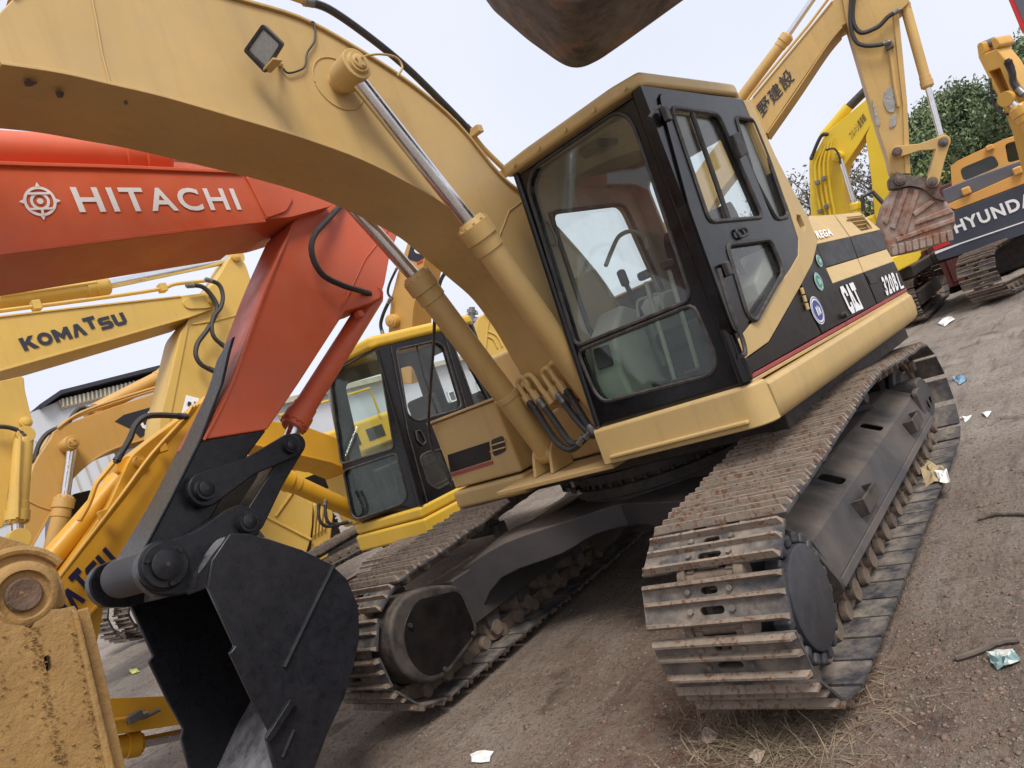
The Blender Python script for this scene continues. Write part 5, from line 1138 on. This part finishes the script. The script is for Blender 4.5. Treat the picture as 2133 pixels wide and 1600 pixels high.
cylinder_ram(KX,hit((1886,14),fw(lpn,-.05)),hit((1932,180),fw(lpn,-.05)),hit((1962,292),fw(lpn,-.05)),.062,.036,M['worn'],name='bucket_cylinder',axis=n_)
link(KX,hit((1868,317),fw(lpn,.1)),hit((1964,297),fw(lpn,.1)),.075,.085,.06,M['worn'],ax=n_); link(KX,hit((1964,297),fw(lpn,.02)),hit((1941,380),fw(lpn,.02)),.07,.075,.25,M['worn'],name='bucket_link',ax=n_,wa=.9)
for q in((1868,317),(1964,297)): pinboss(KX,hit(q,fw(lpn,.12)),n_,.06,.05,M['rustb'],bolts=0)
bo_=[(1854,394),(1852,372),(1866,358),(1890,362),(1925,366),(1944,364),(1958,371),(1956,401),(1973,420),(1989,444),(1991,466),(1982,487),(1956,510),(1910,524),(1856,536),(1848,520),(1830,463),(1841,425)]
b0=G().slab(on([(1841,425),(1856,396),(1895,388),(1925,392),(1948,408),(1973,420),(1989,444),(1991,466),(1982,487),(1956,510),(1910,524),(1856,536),(1848,520),(1830,463)],fw(lpn,.05)),-n_*.9).obj('bucket_shell',M['rustr'],KX,bev=.05,seg=3)
G().slab(rnd(on([(1853,394),(1850,372),(1866,357),(1886,364),(1925,370),(1942,364),(1960,370),(1962,384),(1954,400),(1972,420),(1945,412),(1922,392),(1895,386),(1875,392)],fw(lpn,.10)),.04,3),-n_*.3).obj('bucket_ear',M['rustb'],KX,bev=.02)
for q in((1874,375),(1941,380)): pinboss(KX,hit(q,fw(lpn,.10)),n_,.07,.05,M['rustb'],bolts=0)
for a,b,c,d in(((1862,398),(1872,396),(1848,470),(1840,462)),((1882,392),(1894,391),(1865,478),(1853,474)),((1905,393),(1917,396),(1886,492),(1876,488)),((1940,416),(1950,420),(1907,452),(1900,444)),((1976,432),(1988,442),(1905,470),(1908,460)),((1988,452),(1990,462),(1868,505),(1866,496))):
    G().slab(on([a,b,c,d],fw(lpn,.075)),-n_*.05).obj('wear_strip',M['rustr'],b0,bev=.012)
for k in range(9):
    q=lambda u,v:(1855+u*(1985-1855)+v*3,512+v*22-u*34)
    u0=(k+.08)/9;u1=(k+.92)/9; G().slab(on([q(u0,0),q(u1,0),q(u1,1),q(u0,1)],fw(lpn,.07)),-n_*.06).obj('wear_block',M['rustr'],b0,bev=.012)
hose(KX,on([(1785,-40),(1778,0),(1776,40),(1785,62),(1800,68),(1830,55),(1850,35),(1872,22)],fw(lpn,.12)),.028); hose(KX,on([(1778,-40),(1772,10),(1772,55),(1782,85),(1800,95),(1830,94),(1850,88)],fw(lpn,.14)),.026)
G().tube(on([(1853,98),(1858,130),(1864,180),(1872,222)],fw(lpn,.07)),.022,8).obj('steel_pipe',M['worn'],xa); G().box(hit((1852,95),fw(lpn,.09)),(.09,.09,.1)).obj('pipe_fitting',M['rustb'],xa,bev=.015)

# ------------------------------------------------------------------ lemon yellow excavator behind the tan one
mp_=FACE((1740,350),14.5,-10); mn_=mp_[1]
LE=thing('excavator',Vector((-13.2,-1.2,0)),'lemon yellow excavator with arched boom, parked directly behind the tan one','excavator')
mb=G().slab(spline(on([(1690,470),(1687,400),(1686,332),(1702,312),(1722,277),(1765,240),(1805,206)],mp_),3)+on([(1818,212),(1820,250),(1790,300),(1762,341)],mp_)+spline(on([(1757,362),(1757,400),(1763,470)],mp_),3),-mn_*.6).obj('boom',M['lemon'],LE,bev=.012)
arm(LE,'arm',[(1803,284),(1818,250),(1808,215),(1824,205),(1838,230),(1854,345),(1850,440),(1836,470),(1822,450),(1816,380)],fw(mp_,.02),.45,M['lemon'],rr=.05)
text('フルハシ重車輌',mp_,(1775,293),(1806,250),(1767,278),M['decal'],mb,off=.004,lift=.012)
pinboss(LE,hit((1748,326),mp_),mn_,.1,.25,M['lemon'],hole=False)
cylinder_ram(LE,hit((1788,470),fw(mp_,.15)),hit((1781,425),fw(mp_,.15)),hit((1751,332),fw(mp_,.15)),.09,.045,M['lemon'],name='boom_cylinder',eye=False)
G().cyl(hit((1760,232),fw(mp_,-.3)),hit((1812,180),fw(mp_,-.3)),.085,n=16).obj('arm_cylinder',M['rubber'],LE); G().cyl(hit((1715,285),fw(mp_,-.3)),hit((1768,222),fw(mp_,-.3)),.1,n=16).obj('cylinder_barrel',M['lemon'],LE)
for k in range(4): G().tube(spline(on([(1712+9*k,455-2*k),(1702+9*k,400-2*k),(1698+9*k,345-3*k),(1712+8*k,312-8*k)],fw(mp_,.05+.02*k)),3),.022,8).obj('steel_pipe',M['lemon'],LE)
for q in((1703,380),(1716,372),(1708,440),(1722,430)): G().box(hit(q,fw(mp_,.12)),(.14,.08,.08)).obj('pipe_clamp',M['steel'],LE,bev=.01)
hose(LE,on([(1690,330),(1702,300),(1712,282),(1722,280)],fw(mp_,.1)),.035); hose(LE,on([(1722,312),(1738,310),(1748,325),(1750,340)],fw(mp_,.3)),.02)
G().tube(on([(1798,440),(1797,410),(1818,400),(1846,430)],fw(mp_,.3)),.04,8).obj('handrail',M['rubber'],LE)
hl_=FACE((1885,548),13.6,12); G().slab(on([(1848,540),(1918,512),(1920,532),(1912,545),(1858,572)],hl_),-hl_[1]*1.6).obj('side_sill',M['lemon'],LE,bev=.03)
G().box((-13.3,-1.15,1.75),(3.6,2.1,1.1)).obj('engine_housing',M['lemon'],LE,bev=.06); G().box((-13.2,-1.2,.98),(3.4,2.4,.22)).obj('swing_platform',M['underdark'],LE,bev=.03)
for sy in(-.34,-2.3): 
    crawler(LE,Matrix.Translation((-13.3,sy,0)),name='crawler_track'); G().box((-13.3,sy+.12,.42),(2.9,.26,.3)).obj('track_frame',M['underdark'],LE,bev=.03)
G().box((-13.3,-1.3,.55),(1.4,1.8,.4)).obj('carbody',M['underdark'],LE,bev=.05)

# ------------------------------------------------------------------ orange and slate excavator, right edge
hy=FACE((2040,470),13.2,0); hn=hy[1]; lat=Vector((-hn.y,hn.x,0))
HY=thing('excavator',base(on([(2090,620)],hy)),'orange and slate excavator with HYUNDAI in white on its counterweight','excavator')
cwt=G().slab(rnd(on([(1944,512),(1962,452),(1991,438),(2133,384),(2290,322),(2300,405),(2133,489),(1998,532),(1954,544),(1947,527)],hy),.05,3),-hn*.9).obj('counterweight',M['hyd'],HY,bev=.05,seg=3)
text('HYUNDAI',hy,(1992,487),(2168,421),(1982,463),M['white'],cwt,off=.035,lift=.012,sp=1.15)
G().slab(on([(1947,524),(2000,506),(2133,461),(2133,463.5),(2000,509),(1948,530)],fw(hy,.012)),-hn*.01).obj('white_line',M['white'],cwt,smooth=False)
G().slab(on([(1943,514),(1968,501),(1982,507),(1947,522)],fw(hy,.013)),-hn*.01).obj('red_patch',M['redp'],cwt,smooth=False)
G().slab(rnd(on([(1968,428),(2133,356),(2290,288),(2290,320),(2133,383),(1990,437)],hy),.04),-hn*1.2).obj('upper_cover',M['hyo'],HY,bev=.05,seg=3)
G().slab(rnd(on([(1962,396),(2020,372),(2133,332),(2290,275),(2290,300),(2133,358),(1970,427)],fw(hy,-.1)),.04),-hn*1.4).obj('hood',M['hyg'],HY,bev=.06,seg=3)
for q in((2013,398),(2120,356)): G().box(hit(q,fw(hy,.0)),(.14,.14,.14)).obj('hood_hinge',M['hyo'],HY,bev=.03)
ch=fw(hy,-1.2); cabp=[(1985,420),(1980,346),(1996,334),(2090,290),(2133,281),(2260,240),(2260,330)]; wn=[(1999,352),(2070,322),(2083,346),(2007,378)]
cb_=G().plate(on(cabp,ch),[rnd(on(wn,ch),.08,3),rnd(on([(2093,300),(2133,288),(2200,270),(2200,320),(2133,330),(2100,340)],ch),.06,3)],-hn*.08).obj('cab_rear_frame',M['hyo'],HY,bev=.03)
G().slab(rnd(on(wn,fw(ch,-.03)),.08,3),-hn*.01).obj('window_pane',M['glassgrn'],cb_,smooth=False); G().slab(rnd(on([(2093,300),(2133,288),(2200,270),(2200,320),(2133,330),(2100,340)],fw(ch,-.03)),.06,3),-hn*.01).obj('window_pane',M['glassgrn'],cb_,smooth=False)
G().slab(on([(1984,400),(1982,348),(2090,296),(2250,250),(2250,330)],fw(ch,-1.2)),-hn*.05).obj('cab_front',M['dark'],HY)
G().slab(on([(1980,346),(1996,334),(2090,290),(2260,240),(2262,246),(2092,296),(1998,340)],fw(ch,-.09)),-hn*1.2).obj('cab_roof',M['hyo'],HY,bev=.03)
G().box(hit((2062,308),fw(ch,.06)),(.2,.12,.1)).obj('rear_lamp',M['hyo'],HY,bev=.02)
tdir=math.atan2(-hn.y,-hn.x)
pe=CP+ray(2046,590)*12.9; ang=math.atan2(hn.y,hn.x)-R(24); dx_=Vector((math.cos(ang),math.sin(ang),0)); rth=Vector((RT.x,RT.y,0)).normalized()
for k in range(2):
    p=Vector((pe.x,pe.y,0))-dx_*2.1+rth*2.5*k; crawler(HY,Matrix.Translation(p)@Matrix.Rotation(ang,4,'Z')@Matrix.Diagonal((1,1.1,1.15,1)),name='crawler_track')
c_=hit((2110,560),fw(hy,-2)); G().box((c_.x,c_.y,.6),(1.6,1.6,.6),Matrix.Rotation(tdir,3,'Z')).obj('carbody',M['underdark'],HY,bev=.05)
G().box((c_.x,c_.y,1.05),(2.4,2.4,.25),Matrix.Rotation(tdir,3,'Z')).obj('swing_platform',M['underdark'],HY,bev=.05)
# ------------------------------------------------------------------ orange arm end, upper right
op=FACE((2080,170),11.5,-25); on_=op[1]
OA=thing('excavator',base(on([(2100,250)],op)),'orange yellow excavator arm with twin lugs, beside the big tree at the right edge','excavator')
oa=G().plate(on([(2036,118),(2076,101),(2100,130),(2180,270),(2200,420),(2145,420),(2108,276),(2084,215),(2052,150)],op),[on([(2060,150),(2082,142),(2108,205),(2098,228)],op)],-on_*.4).obj('arm',M['oyel'],OA,bev=.02)
G().slab(on([(2056,146),(2086,138),(2112,205),(2100,232)],fw(op,-.25)),-on_*.05).obj('web_plate',M['oyel'],oa)
for a,b in(((2034,92),(2046,116)),((2062,82),(2078,100))):
    G().slab(rnd(on([(a[0],a[1]),(a[0]+12,a[1]-6),(b[0]+8,b[1]-6),(b[0]-8,b[1]+6)],op),.05),-on_*.45).obj('pin_lug',M['oyel'],oa,bev=.02)
G().cyl(hit((2042,98),fw(op,-.2)),hit((2072,86),fw(op,-.2)),.07,n=14).obj('pin',M['steel'],oa)
cylinder_ram(OA,hit((2190,330),fw(op,.2)),hit((2122,225),fw(op,.2)),hit((2100,205),fw(op,.2)),.11,.06,M['oyel'],axis=on_)
hose(OA,on([(2062,165),(2070,215),(2085,235),(2098,238)],fw(op,.1)),.02); hose(OA,on([(2100,130),(2108,150),(2112,175),(2130,195)],fw(op,.15)),.05)
rdp=FACE((2115,20),9,0); RDT=tag(G().slab(on([(2086,-40),(2099,-4),(2127,63),(2160,80),(2160,-40)],rdp),-rdp[1]*.25).obj('warning_sign',[M['redp']],bev=.01),'red-edged grey panel at the top right picture corner','panel')
G().slab(on([(2104,-40),(2112,-2),(2132,45),(2160,60),(2160,-40)],fw(rdp,.006)),-rdp[1]*.01).obj('panel_face',M['hyg'],RDT)
# ------------------------------------------------------------------ container, far yellow pieces
cpn=FACE((1950,560),19,0); c0=CP+ray(1950,560)*19; 
ct=thing('shipping_container',(c0.x,c0.y,0),'dark maroon shipping container behind the lemon excavator','container')
Mx=Matrix.Rotation(math.atan2(cpn[1].y,cpn[1].x),3,'Z'); G().box((c0.x,c0.y,1.3),(2.4,5.2,2.4),Mx).obj('body',M['cont'],ct,bev=.03)
for k in range(17):
    p=Vector((c0.x,c0.y,1.3))+Mx@Vector((1.21,-2.4+.3*k,0)); G().box(p,(.05,.12,2.2),Mx).obj('corrugation',M['cont'],ct,bev=.015)
jp=FACE((850,600),11.5,-32); jn=jp[1]
JB=thing('excavator',base(on([(850,700)],jp)),'tan excavator boom with a black C flash rising behind the second cab','excavator')
jb=arm(JB,'boom',[(880,420),(851,500),(829,566),(814,623),(809,690),(809,800),(858,800),(860,672),(866,626),(878,578),(889,525),(925,430)],jp,.55,M['cat2'],rr=.05)
chord(jb,[(858,800),(860,672),(866,626),(878,578),(889,525)],jp,.55,M['cat2'],t=.02)
G().slab(on([(857,505),(885,520),(883,538),(869,546),(848,540)],fw(jp,.004)),-jn*.005).obj('flash',M['decal'],jb,smooth=False)
text('C',jp,(863,528),(883,530),(864,513),M['white'],jb,off=.06,lift=.012); G().slab(on([(868,548),(884,540),(883,545),(869,552)],fw(jp,.006)),-jn*.004).obj('red_flash',M['redp'],jb,smooth=False)
pinboss(JB,hit((822,668),jp),jn,.11,.12,M['cat2'],bolts=0)
hose(JB,on([(826,560),(812,590),(808,610),(816,622)],fw(jp,.05)),.02); hose(JB,on([(812,625),(800,650),(793,675),(797,695)],fw(jp,.1)),.028); hose(JB,on([(935,560),(920,580),(912,610),(908,650)],fw(jp,.0)),.03)
kp2=FACE((1030,690),10.5,10); kn=kp2[1]
YB=thing('bucket',base(on([(1030,720)],kp2)),'yellow bucket raised on end behind the tan boom rams','bucket')
yb=G().slab(rnd(on([(1012,652),(1022,643),(1050,658),(1056,690),(1062,760),(1030,780),(985,760),(988,690),(995,660)],kp2),.06,3),-kn*.9).obj('bucket_shell',M['kom'],YB,bev=.04,seg=3)
weld(on([(1021,645),(1015,690),(1010,740)],fw(kp2,.005)),.015,yb,'kom'); weld(spline(on([(1016,690),(1035,700),(1046,722)],fw(kp2,.005)),4),.014,yb,'kom'); weld(spline(on([(1014,700),(1028,708),(1036,725)],fw(kp2,.005)),4),.014,yb,'kom')
pinboss(YB,hit((1017,634),kp2),kn,.09,.1,M['kom'],bolts=0)
pp=FACE((1065,690),7.6,0); tag(G().cyl(hit((1056,664),pp),hit((1068,722),pp),.04,n=14).obj('exhaust_stack',M['rubber'],bev=.01),'black exhaust stack behind the tan fuel tank','pipe')
tw=FACE((985,660),60,0); TW=thing('lattice_tower',(tw[0].x,tw[0].y,0),'distant grey lattice mast with a round platform','tower')
for a,b in(((978,740),(976,690)),((990,738),(990,690)),((985,735),(983,640))): G().cyl(hit(a,tw),hit(b,tw),.25,n=8).obj('mast',M['steel'],TW)
G().tube(on([(966,662),(980,654),(996,652)],tw),.15,6).obj('platform_rail',M['steel'],TW); G().tube(on([(968,676),(982,668),(998,666)],tw),.25,6).obj('platform',M['steel'],TW); G().cyl(hit((983,645),tw),hit((982,652),tw),.4,n=8).obj('mast_head',M['steel'],TW)
for q in((972,668),(980,662),(990,660)): G().cyl(hit(q,tw),hit((q[0]+1,q[1]+10),tw),.1,n=6).obj('rail_post',M['steel'],TW)

# ------------------------------------------------------------------ buildings
ap=YP(-21)
BA=thing('building',base(on([(200,1100)],ap)),'grey panelled building with dark roof edge and stained fascia, far left','building')
wt=[(-600,1040),(58,862),(122,836),(318,786),(470,748)]; W_=on(wt,ap)
G().slab([Vector((W_[0].x,-21,-.3))]+W_+[Vector((W_[-1].x,-21,-.3))],(0,-9,0)).obj('wall',M['wall'],BA)
for k in range(14):
    f=k/13; q=(40+330*f,900-80*f); p=hit(q,YP(-20.98)); G().box((p.x,-20.98,2.6),(.035,.05,5.2)).obj('panel_seam',M['wallb'],BA)
for z in(3.2,4.6): G().box(((W_[0].x+W_[-1].x)/2,-20.98,z),(W_[0].x-W_[-1].x,.04,.03)).obj('panel_seam',M['wallb'],BA)
rf_=on([(90,848),(130,820),(318,772),(480,732)],YP(-20.7)); G().ribbon(rf_,(0,-9.5,0),.12).obj('roof_edge',M['roofd'],BA)
fa=on([(122,834),(318,785),(480,744),(480,765),(318,803),(128,852)],YP(-20.9)); G().slab(fa,(0,-.15,0)).obj('fascia',M['wallb'],BA)
for k in range(22):
    f=(k+.5)/22; a=hit((126+192*f,832-48*f),YP(-20.85)); b=hit((126+192*f+2,849-48*f),YP(-20.85)); G().cyl(a,b,.035,n=6).obj('fascia_rib',M['wallb'],BA)
bp2=YP(-26)
BB=thing('building',base(on([(740,940)],bp2)),'low pale building with white-framed windows, seen through the second cab','building')
wb=on([(440,878),(685,822),(780,798),(990,745)],bp2); G().slab([Vector((wb[0].x,-26,-.3))]+wb+[Vector((wb[-1].x,-26,-.3))],(0,-8,0)).obj('wall',M['wall'],BB)
G().ribbon([p+Vector((0,.4,0)) for p in wb],(0,-8.6,0),.25).obj('roof_edge',M['wallb'],BB)
for k in range(7):
    xw=wb[1].x+4.6-2.6*k; z0=1.2; 
    wi=G().box((xw,-25.97,2.05),(1.5,.06,1.5)).obj('window',M['pane'],BB)
    for dx in(-.75,-.25,.25,.75): G().box((xw+dx,-25.92,2.05),(.07,.08,1.57)).obj('window_frame',M['frame'],wi)
    for dz in(-.75,.2,.75): G().box((xw,-25.92,2.05+dz),(1.57,.085,.07)).obj('window_frame',M['frame'],wi)
    G().box((xw,-25.9,1.22),(1.7,.18,.08)).obj('window_sill',M['frame'],wi)

# ------------------------------------------------------------------ trees
def leafm(name,a,b):
    m=bpy.data.materials.new(name); m.use_nodes=True; t=m.node_tree; n=t.nodes; l=t.links.new; p=n['Principled BSDF']; p.inputs['Roughness'].default_value=.55
    tcn=n.new('ShaderNodeTexCoord'); nz=n.new('ShaderNodeTexNoise'); nz.inputs['Scale'].default_value=1.2; nz.inputs['Detail'].default_value=5; l(tcn.outputs['Object'],nz.inputs[0])
    r=n.new('ShaderNodeValToRGB'); r.color_ramp.elements[0].position=.35; r.color_ramp.elements[1].position=.65; r.color_ramp.elements[0].color=(*a,1); r.color_ramp.elements[1].color=(*b,1); l(nz.outputs['Fac'],r.inputs[0]); l(r.outputs[0],p.inputs['Base Color'])
    p.inputs['Transmission Weight'].default_value=0; return m
LF1=leafm('leaves_evergreen',s2l((70,88,60)),s2l((130,144,98))); LF2=leafm('leaves_sparse',s2l((96,92,80)),s2l((126,120,104))); LF3=leafm('leaves_mixed',s2l((60,76,40)),s2l((122,128,66)))
def tree(loc,h,crowns,nleaf,ls,label,lm,limbs=9,spread=1.0,fill=.5,name='tree'):
    T=thing(name,loc,label,'tree','trees along the yard'); g=G(); tips=[]
    def branch(p,d,ln,r,lev):
        pts=[p]; 
        for k in range(4): d=(d+Vector((random.gauss(0,.16),random.gauss(0,.16),random.gauss(.03,.1)))).normalized(); p=p+d*ln/4; pts.append(p)
        for a,b,k in zip(pts,pts[1:],range(4)): g.cyl(a,b,r*(1-.16*k),r*(1-.16*(k+1)),n=7,cap=False)
        if lev<3:
            for k in range(3 if lev else limbs):
                f=random.uniform(.35,1); q=pts[0].lerp(pts[-1],f) if lev else pts[0].lerp(pts[-1],random.uniform(.3,1))
                nd=Vector((random.gauss(0,1)*spread,random.gauss(0,1)*spread,random.uniform(.1,1))).normalized(); branch(q,(d*.4+nd).normalized(),ln*random.uniform(.45,.7),r*.45,lev+1)
        tips.extend(pts[1:])
    branch(Vector(loc),Vector((0,0,1)),h*.62,h*.022,0); g.obj('trunk',M['bark'],T)
    cl=[]
    tp=np.array([tuple(t) for t in tips])
    if crowns: cc=np.array([tuple(c) for c,r in crowns]); rr=np.array([r for c,r in crowns])
    k=rng.random(nleaf)<(fill if crowns else 0); nc=int(k.sum())
    pos=tp[rng.integers(0,len(tp),nleaf)]
    if nc:
        ix=rng.integers(0,len(cc),nc); v=rng.normal(size=(nc,3)); v/=np.linalg.norm(v,axis=1)[:,None]; v*=rng.random((nc,1))**.4; pos[:nc]=cc[ix]+v*rr[ix]
    pos=np.repeat(pos,8,0)+rng.normal(size=(nleaf*8,3))*ls*2.4*np.array([1,1,.8]); n_=len(pos)
    a=rng.normal(size=(n_,3))*np.array([1,1,.7]); a/=np.linalg.norm(a,axis=1)[:,None]; b=np.cross(a,rng.normal(size=(n_,3))); b/=np.linalg.norm(b,axis=1)[:,None]; c=np.cross(a,b); s_=ls*rng.uniform(.6,1.3,(n_,1))
    vs_=np.stack([pos-b*s_,pos+c*s_*.45+a*s_*.1,pos+b*s_,pos-c*s_*.45+a*s_*.1],1).reshape(-1,3); fs=np.arange(n_*4).reshape(-1,4).tolist()
    m=bpy.data.meshes.new('crown'); m.from_pydata([tuple(v) for v in vs_],[],fs); m.materials.append(lm); put('crown',m,T); return T
def tl(q,d): p=CP+ray(*q)*d; return p
tp_=FACE((2020,320),30,0); lt_=Vector((-tp_[1].y,tp_[1].x,0))
def lobes(l,d):
    out=[]
    for q,r in l:
        for k in range(4): out.append((tl((q[0]+random.gauss(0,r*22),q[1]+random.gauss(0,r*18)),d+random.uniform(-1.5,1.5)),(r*.55,r*.55,r*.42)))
    return out
g0=tl((2060,420),30); tree((g0.x,g0.y,0),5.2,lobes([((1990,230),1.3),((1960,300),1.5),((2030,260),1.8),((2010,330),1.9),((1930,350),1.3),((2080,320),1.8),((2130,260),2),((1985,215),.7),((1900,370),.9),((1945,250),1.0),((1925,300),1.1),((2060,380),1.6),((1960,390),1.4)],30),9500,.095,'large dense evergreen tree behind the orange and slate excavator',LF1,fill=.88,spread=.9)
g0=tl((2160,300),27); tree((g0.x,g0.y,0),7,lobes([((2128,115),.6),((2140,150),.8),((2180,110),1.3)],27),900,.09,'leafy tree top at the upper right edge above the orange arm',LF1,fill=.85)
g0=tl((1930,480),34); tree((g0.x,g0.y,0),6.4,lobes([((1930,300),1.2),((1900,330),1),((1915,270),.8),((1890,350),1.2)],34),220,.09,'thin tree with sparse brown leaves left of the dense evergreen',LF2,fill=.45,limbs=12)
g0=tl((1780,560),32); tree((g0.x,g0.y,0),6.4,lobes([((1780,330),1.2),((1790,380),1.5),((1810,420),1.2),((1760,420),.8)],32),260,.09,'bare-branched tree framed by the lemon boom and arm',LF2,fill=.5,limbs=12)
g0=tl((1690,560),36); tree((g0.x,g0.y,0),5.4,lobes([((1672,420),.5),((1690,450),.8)],36),70,.09,'small bare tree left of the lemon boom',LF2,fill=.5,limbs=9)
g0=tl((1850,560),26); tree((g0.x,g0.y,0),3.6,lobes([((1800,470),.9),((1830,450),.8),((1870,440),.9),((1905,395),.9)],26),420,.11,'low mixed green bush behind the rusty ribbed bucket',LF3,fill=.9,name='bush')

# ------------------------------------------------------------------ ground litter and stones
def gp_(q): p=hit(q,GP); p.z=float(gheight(p.x,p.y)); return p
def scrap(name,qs,mat,label,cat,crump=.012,group=None,ground=True,pl=None,n=5):
    P=[gp_(q) for q in qs] if ground else on(qs,pl)
    c=sum(P,Vector())/len(P); g=G(); ring=[]
    P=[P[i].lerp(P[(i+1)%len(P)],t) for i in range(len(P)) for t in(0,.5)]
    ci=g.V(c+Vector((0,0,crump*1.2))); rings=[[g.V(c.lerp(p,f)+Vector((random.gauss(0,.003),random.gauss(0,.003),.004+abs(random.gauss(0,crump))))) for p in P] for f in(.4,.75,1)]
    m=len(P)
    for k in range(m): g.F(ci,rings[0][k],rings[0][(k+1)%m])
    for A,B in zip(rings,rings[1:]):
        for k in range(m): g.F(A[k],B[k],B[(k+1)%m],A[(k+1)%m])
    o=g.obj(name,mat,smooth=False); md=o.modifiers.new('thick','SOLIDIFY'); md.thickness=.002
    return tag(o,label,cat,group)
scrap('paper_scrap',[(976,1562),(990,1555),(1026,1556),(1014,1576),(978,1578)],M['paper'],'white torn paper on the dirt in front of the tracks','paper',.004)
scrap('plastic_wrapper',[(2058,1362),(2078,1352),(2110,1358),(2128,1376),(2105,1386),(2075,1392),(2062,1378)],M['teal'],'crumpled teal and white wrapper beside the short stick','wrapper',.012)
scrap('paper_scrap',[(1918,968),(1940,966),(1965,975),(1980,1005),(1950,1010),(1925,1018),(1915,990)],M['paperb'],'brown and white paper rubbish on the right track shoes','paper',.02,ground=False,pl=(Vector((0,0,.06)),Vector((0,0,1))))
scrap('paper_scrap',[(1950,985),(1972,980),(1982,1008),(1962,1008)],M['paper'],'white paper corner beside the brown rubbish on the right track','paper',.015,ground=False,pl=(Vector((0,0,.075)),Vector((0,0,1))))
scrap('plastic_bag',[(1985,790),(2005,782),(2018,792),(1998,802)],M['blue'],'small blue plastic bag on the far dirt at right','bag',.03)
scrap('paper_scrap',[(1952,672),(1975,660),(1990,664),(1966,676)],M['paper'],'white paper on the dirt behind the counterweight','paper',.03)
scrap('paper_scrap',[(1998,868),(2025,864),(2008,875)],M['paper'],'small white paper just beyond the right track end','paper',.01)
scrap('paper_scrap',[(2042,858),(2066,855),(2056,866)],M['paper'],'pale scrap farther right of the right track end','paper',.01)
scrap('plastic_scrap',[(268,1392),(285,1388),(292,1396),(275,1402)],M['lime'],'pale lime scrap on the dirt seen beside the black bucket','scrap',.02)
scrap('paper_scrap',[(1168,1012),(1184,1003),(1190,1020),(1208,1022),(1222,1012),(1216,1030),(1192,1036),(1175,1028)],M['paper'],'white paper lying on the undercarriage under the boom foot','paper',.012,ground=False,pl=(Vector((0,0,.78)),Vector((0,0,1))))
def stick(qs,r,label):
    P=[gp_(q)+Vector((0,0,r*1.1)) for q in qs]; P=spline(P,5); g=G(); 
    for i,p in enumerate(P): p.z+=random.gauss(0,r*.15)
    g.tube(P,r,7); return tag(g.obj('stick',M['stick']),label,'stick')
stick([(1988,1365),(2040,1352),(2082,1342),(2120,1333)],.012,'short dry stick on the dirt above the crumpled wrapper')
stick([(2033,1074),(2070,1068),(2110,1066),(2150,1067)],.011,'dry stick lying on the dirt at the right edge')
def strew(n,r0,r1,name,mat,xr,yr,label):
    o=clods(n,lambda:(lambda x,y:(x,y,float(gheight(x,y))+.001))(random.uniform(*xr),random.uniform(*yr)),r0,r1,name,mat); o['label']=label; o['category']='stones'; return o
def inview(): 
    while True:
        q=(random.uniform(250,2133),random.uniform(700,1600)); d=ray(*q)
        if d.z<-.03:
            p=gp_(q)
            if (p-CP).length<9: return p
o=clods(6500,inview,.0025,.012,'pebbles',M['stone']); o['label']='loose pebbles and grit scattered on the dirt yard'; o['category']='pebbles'
o=clods(1500,inview,.006,.024,'dirt_clods',mk('clod_earth',s2l((120,98,84)),.95,.3,8,bump=.004)); o['label']='brown dirt clods scattered on the yard'; o['category']='dirt'
# dry grass tuft at the nose of the near track
vs_=[];fs=[]
for i in range(1000):
    q=(random.gauss(1590,80),random.gauss(1530,36)); 
    if i>820: q=(random.gauss(1760,70),random.gauss(1440,40))
    p=gp_(q); a=random.random()*6.28; el=abs(random.gauss(.15,.28)); ln=random.uniform(.06,.24); d=Vector((math.cos(a)*math.cos(el),math.sin(a)*math.cos(el),math.sin(el))); w=d.cross(Vector((0,0,1))).normalized()*random.uniform(.001,.002)
    bend=Vector((random.gauss(0,.03),random.gauss(0,.03),-.03*ln/.2)); k=len(vs_); pts=[p+Vector((0,0,.004)),p+d*ln*.5,p+d*ln+bend]
    for j,pp_ in enumerate(pts): vs_+= [pp_-w*(1-.35*j),pp_+w*(1-.35*j)]
    fs+=[(k,k+1,k+3,k+2),(k+2,k+3,k+5,k+4)]
m=bpy.data.meshes.new('dry_grass'); m.from_pydata([tuple(v) for v in vs_],[],fs); m.materials.append(M['straw']); o=put('dry_grass',m); tag(o,'dry straw grass matted at the nose of the right track','grass',kind='stuff')
for q,l in(((1475,1530),'crumpled pale dead leaf at the left of the dry grass'),((1575,1570),'pale dead leaf lying in the middle of the dry grass')):
    scrap('dead_leaf',[(q[0]-18,q[1]),(q[0]-5,q[1]-18),(q[0]+16,q[1]-10),(q[0]+14,q[1]+12),(q[0]-6,q[1]+16)],mk('leaf_dead',s2l((168,150,132)),.9,.2,12),l,'leaf',.014)
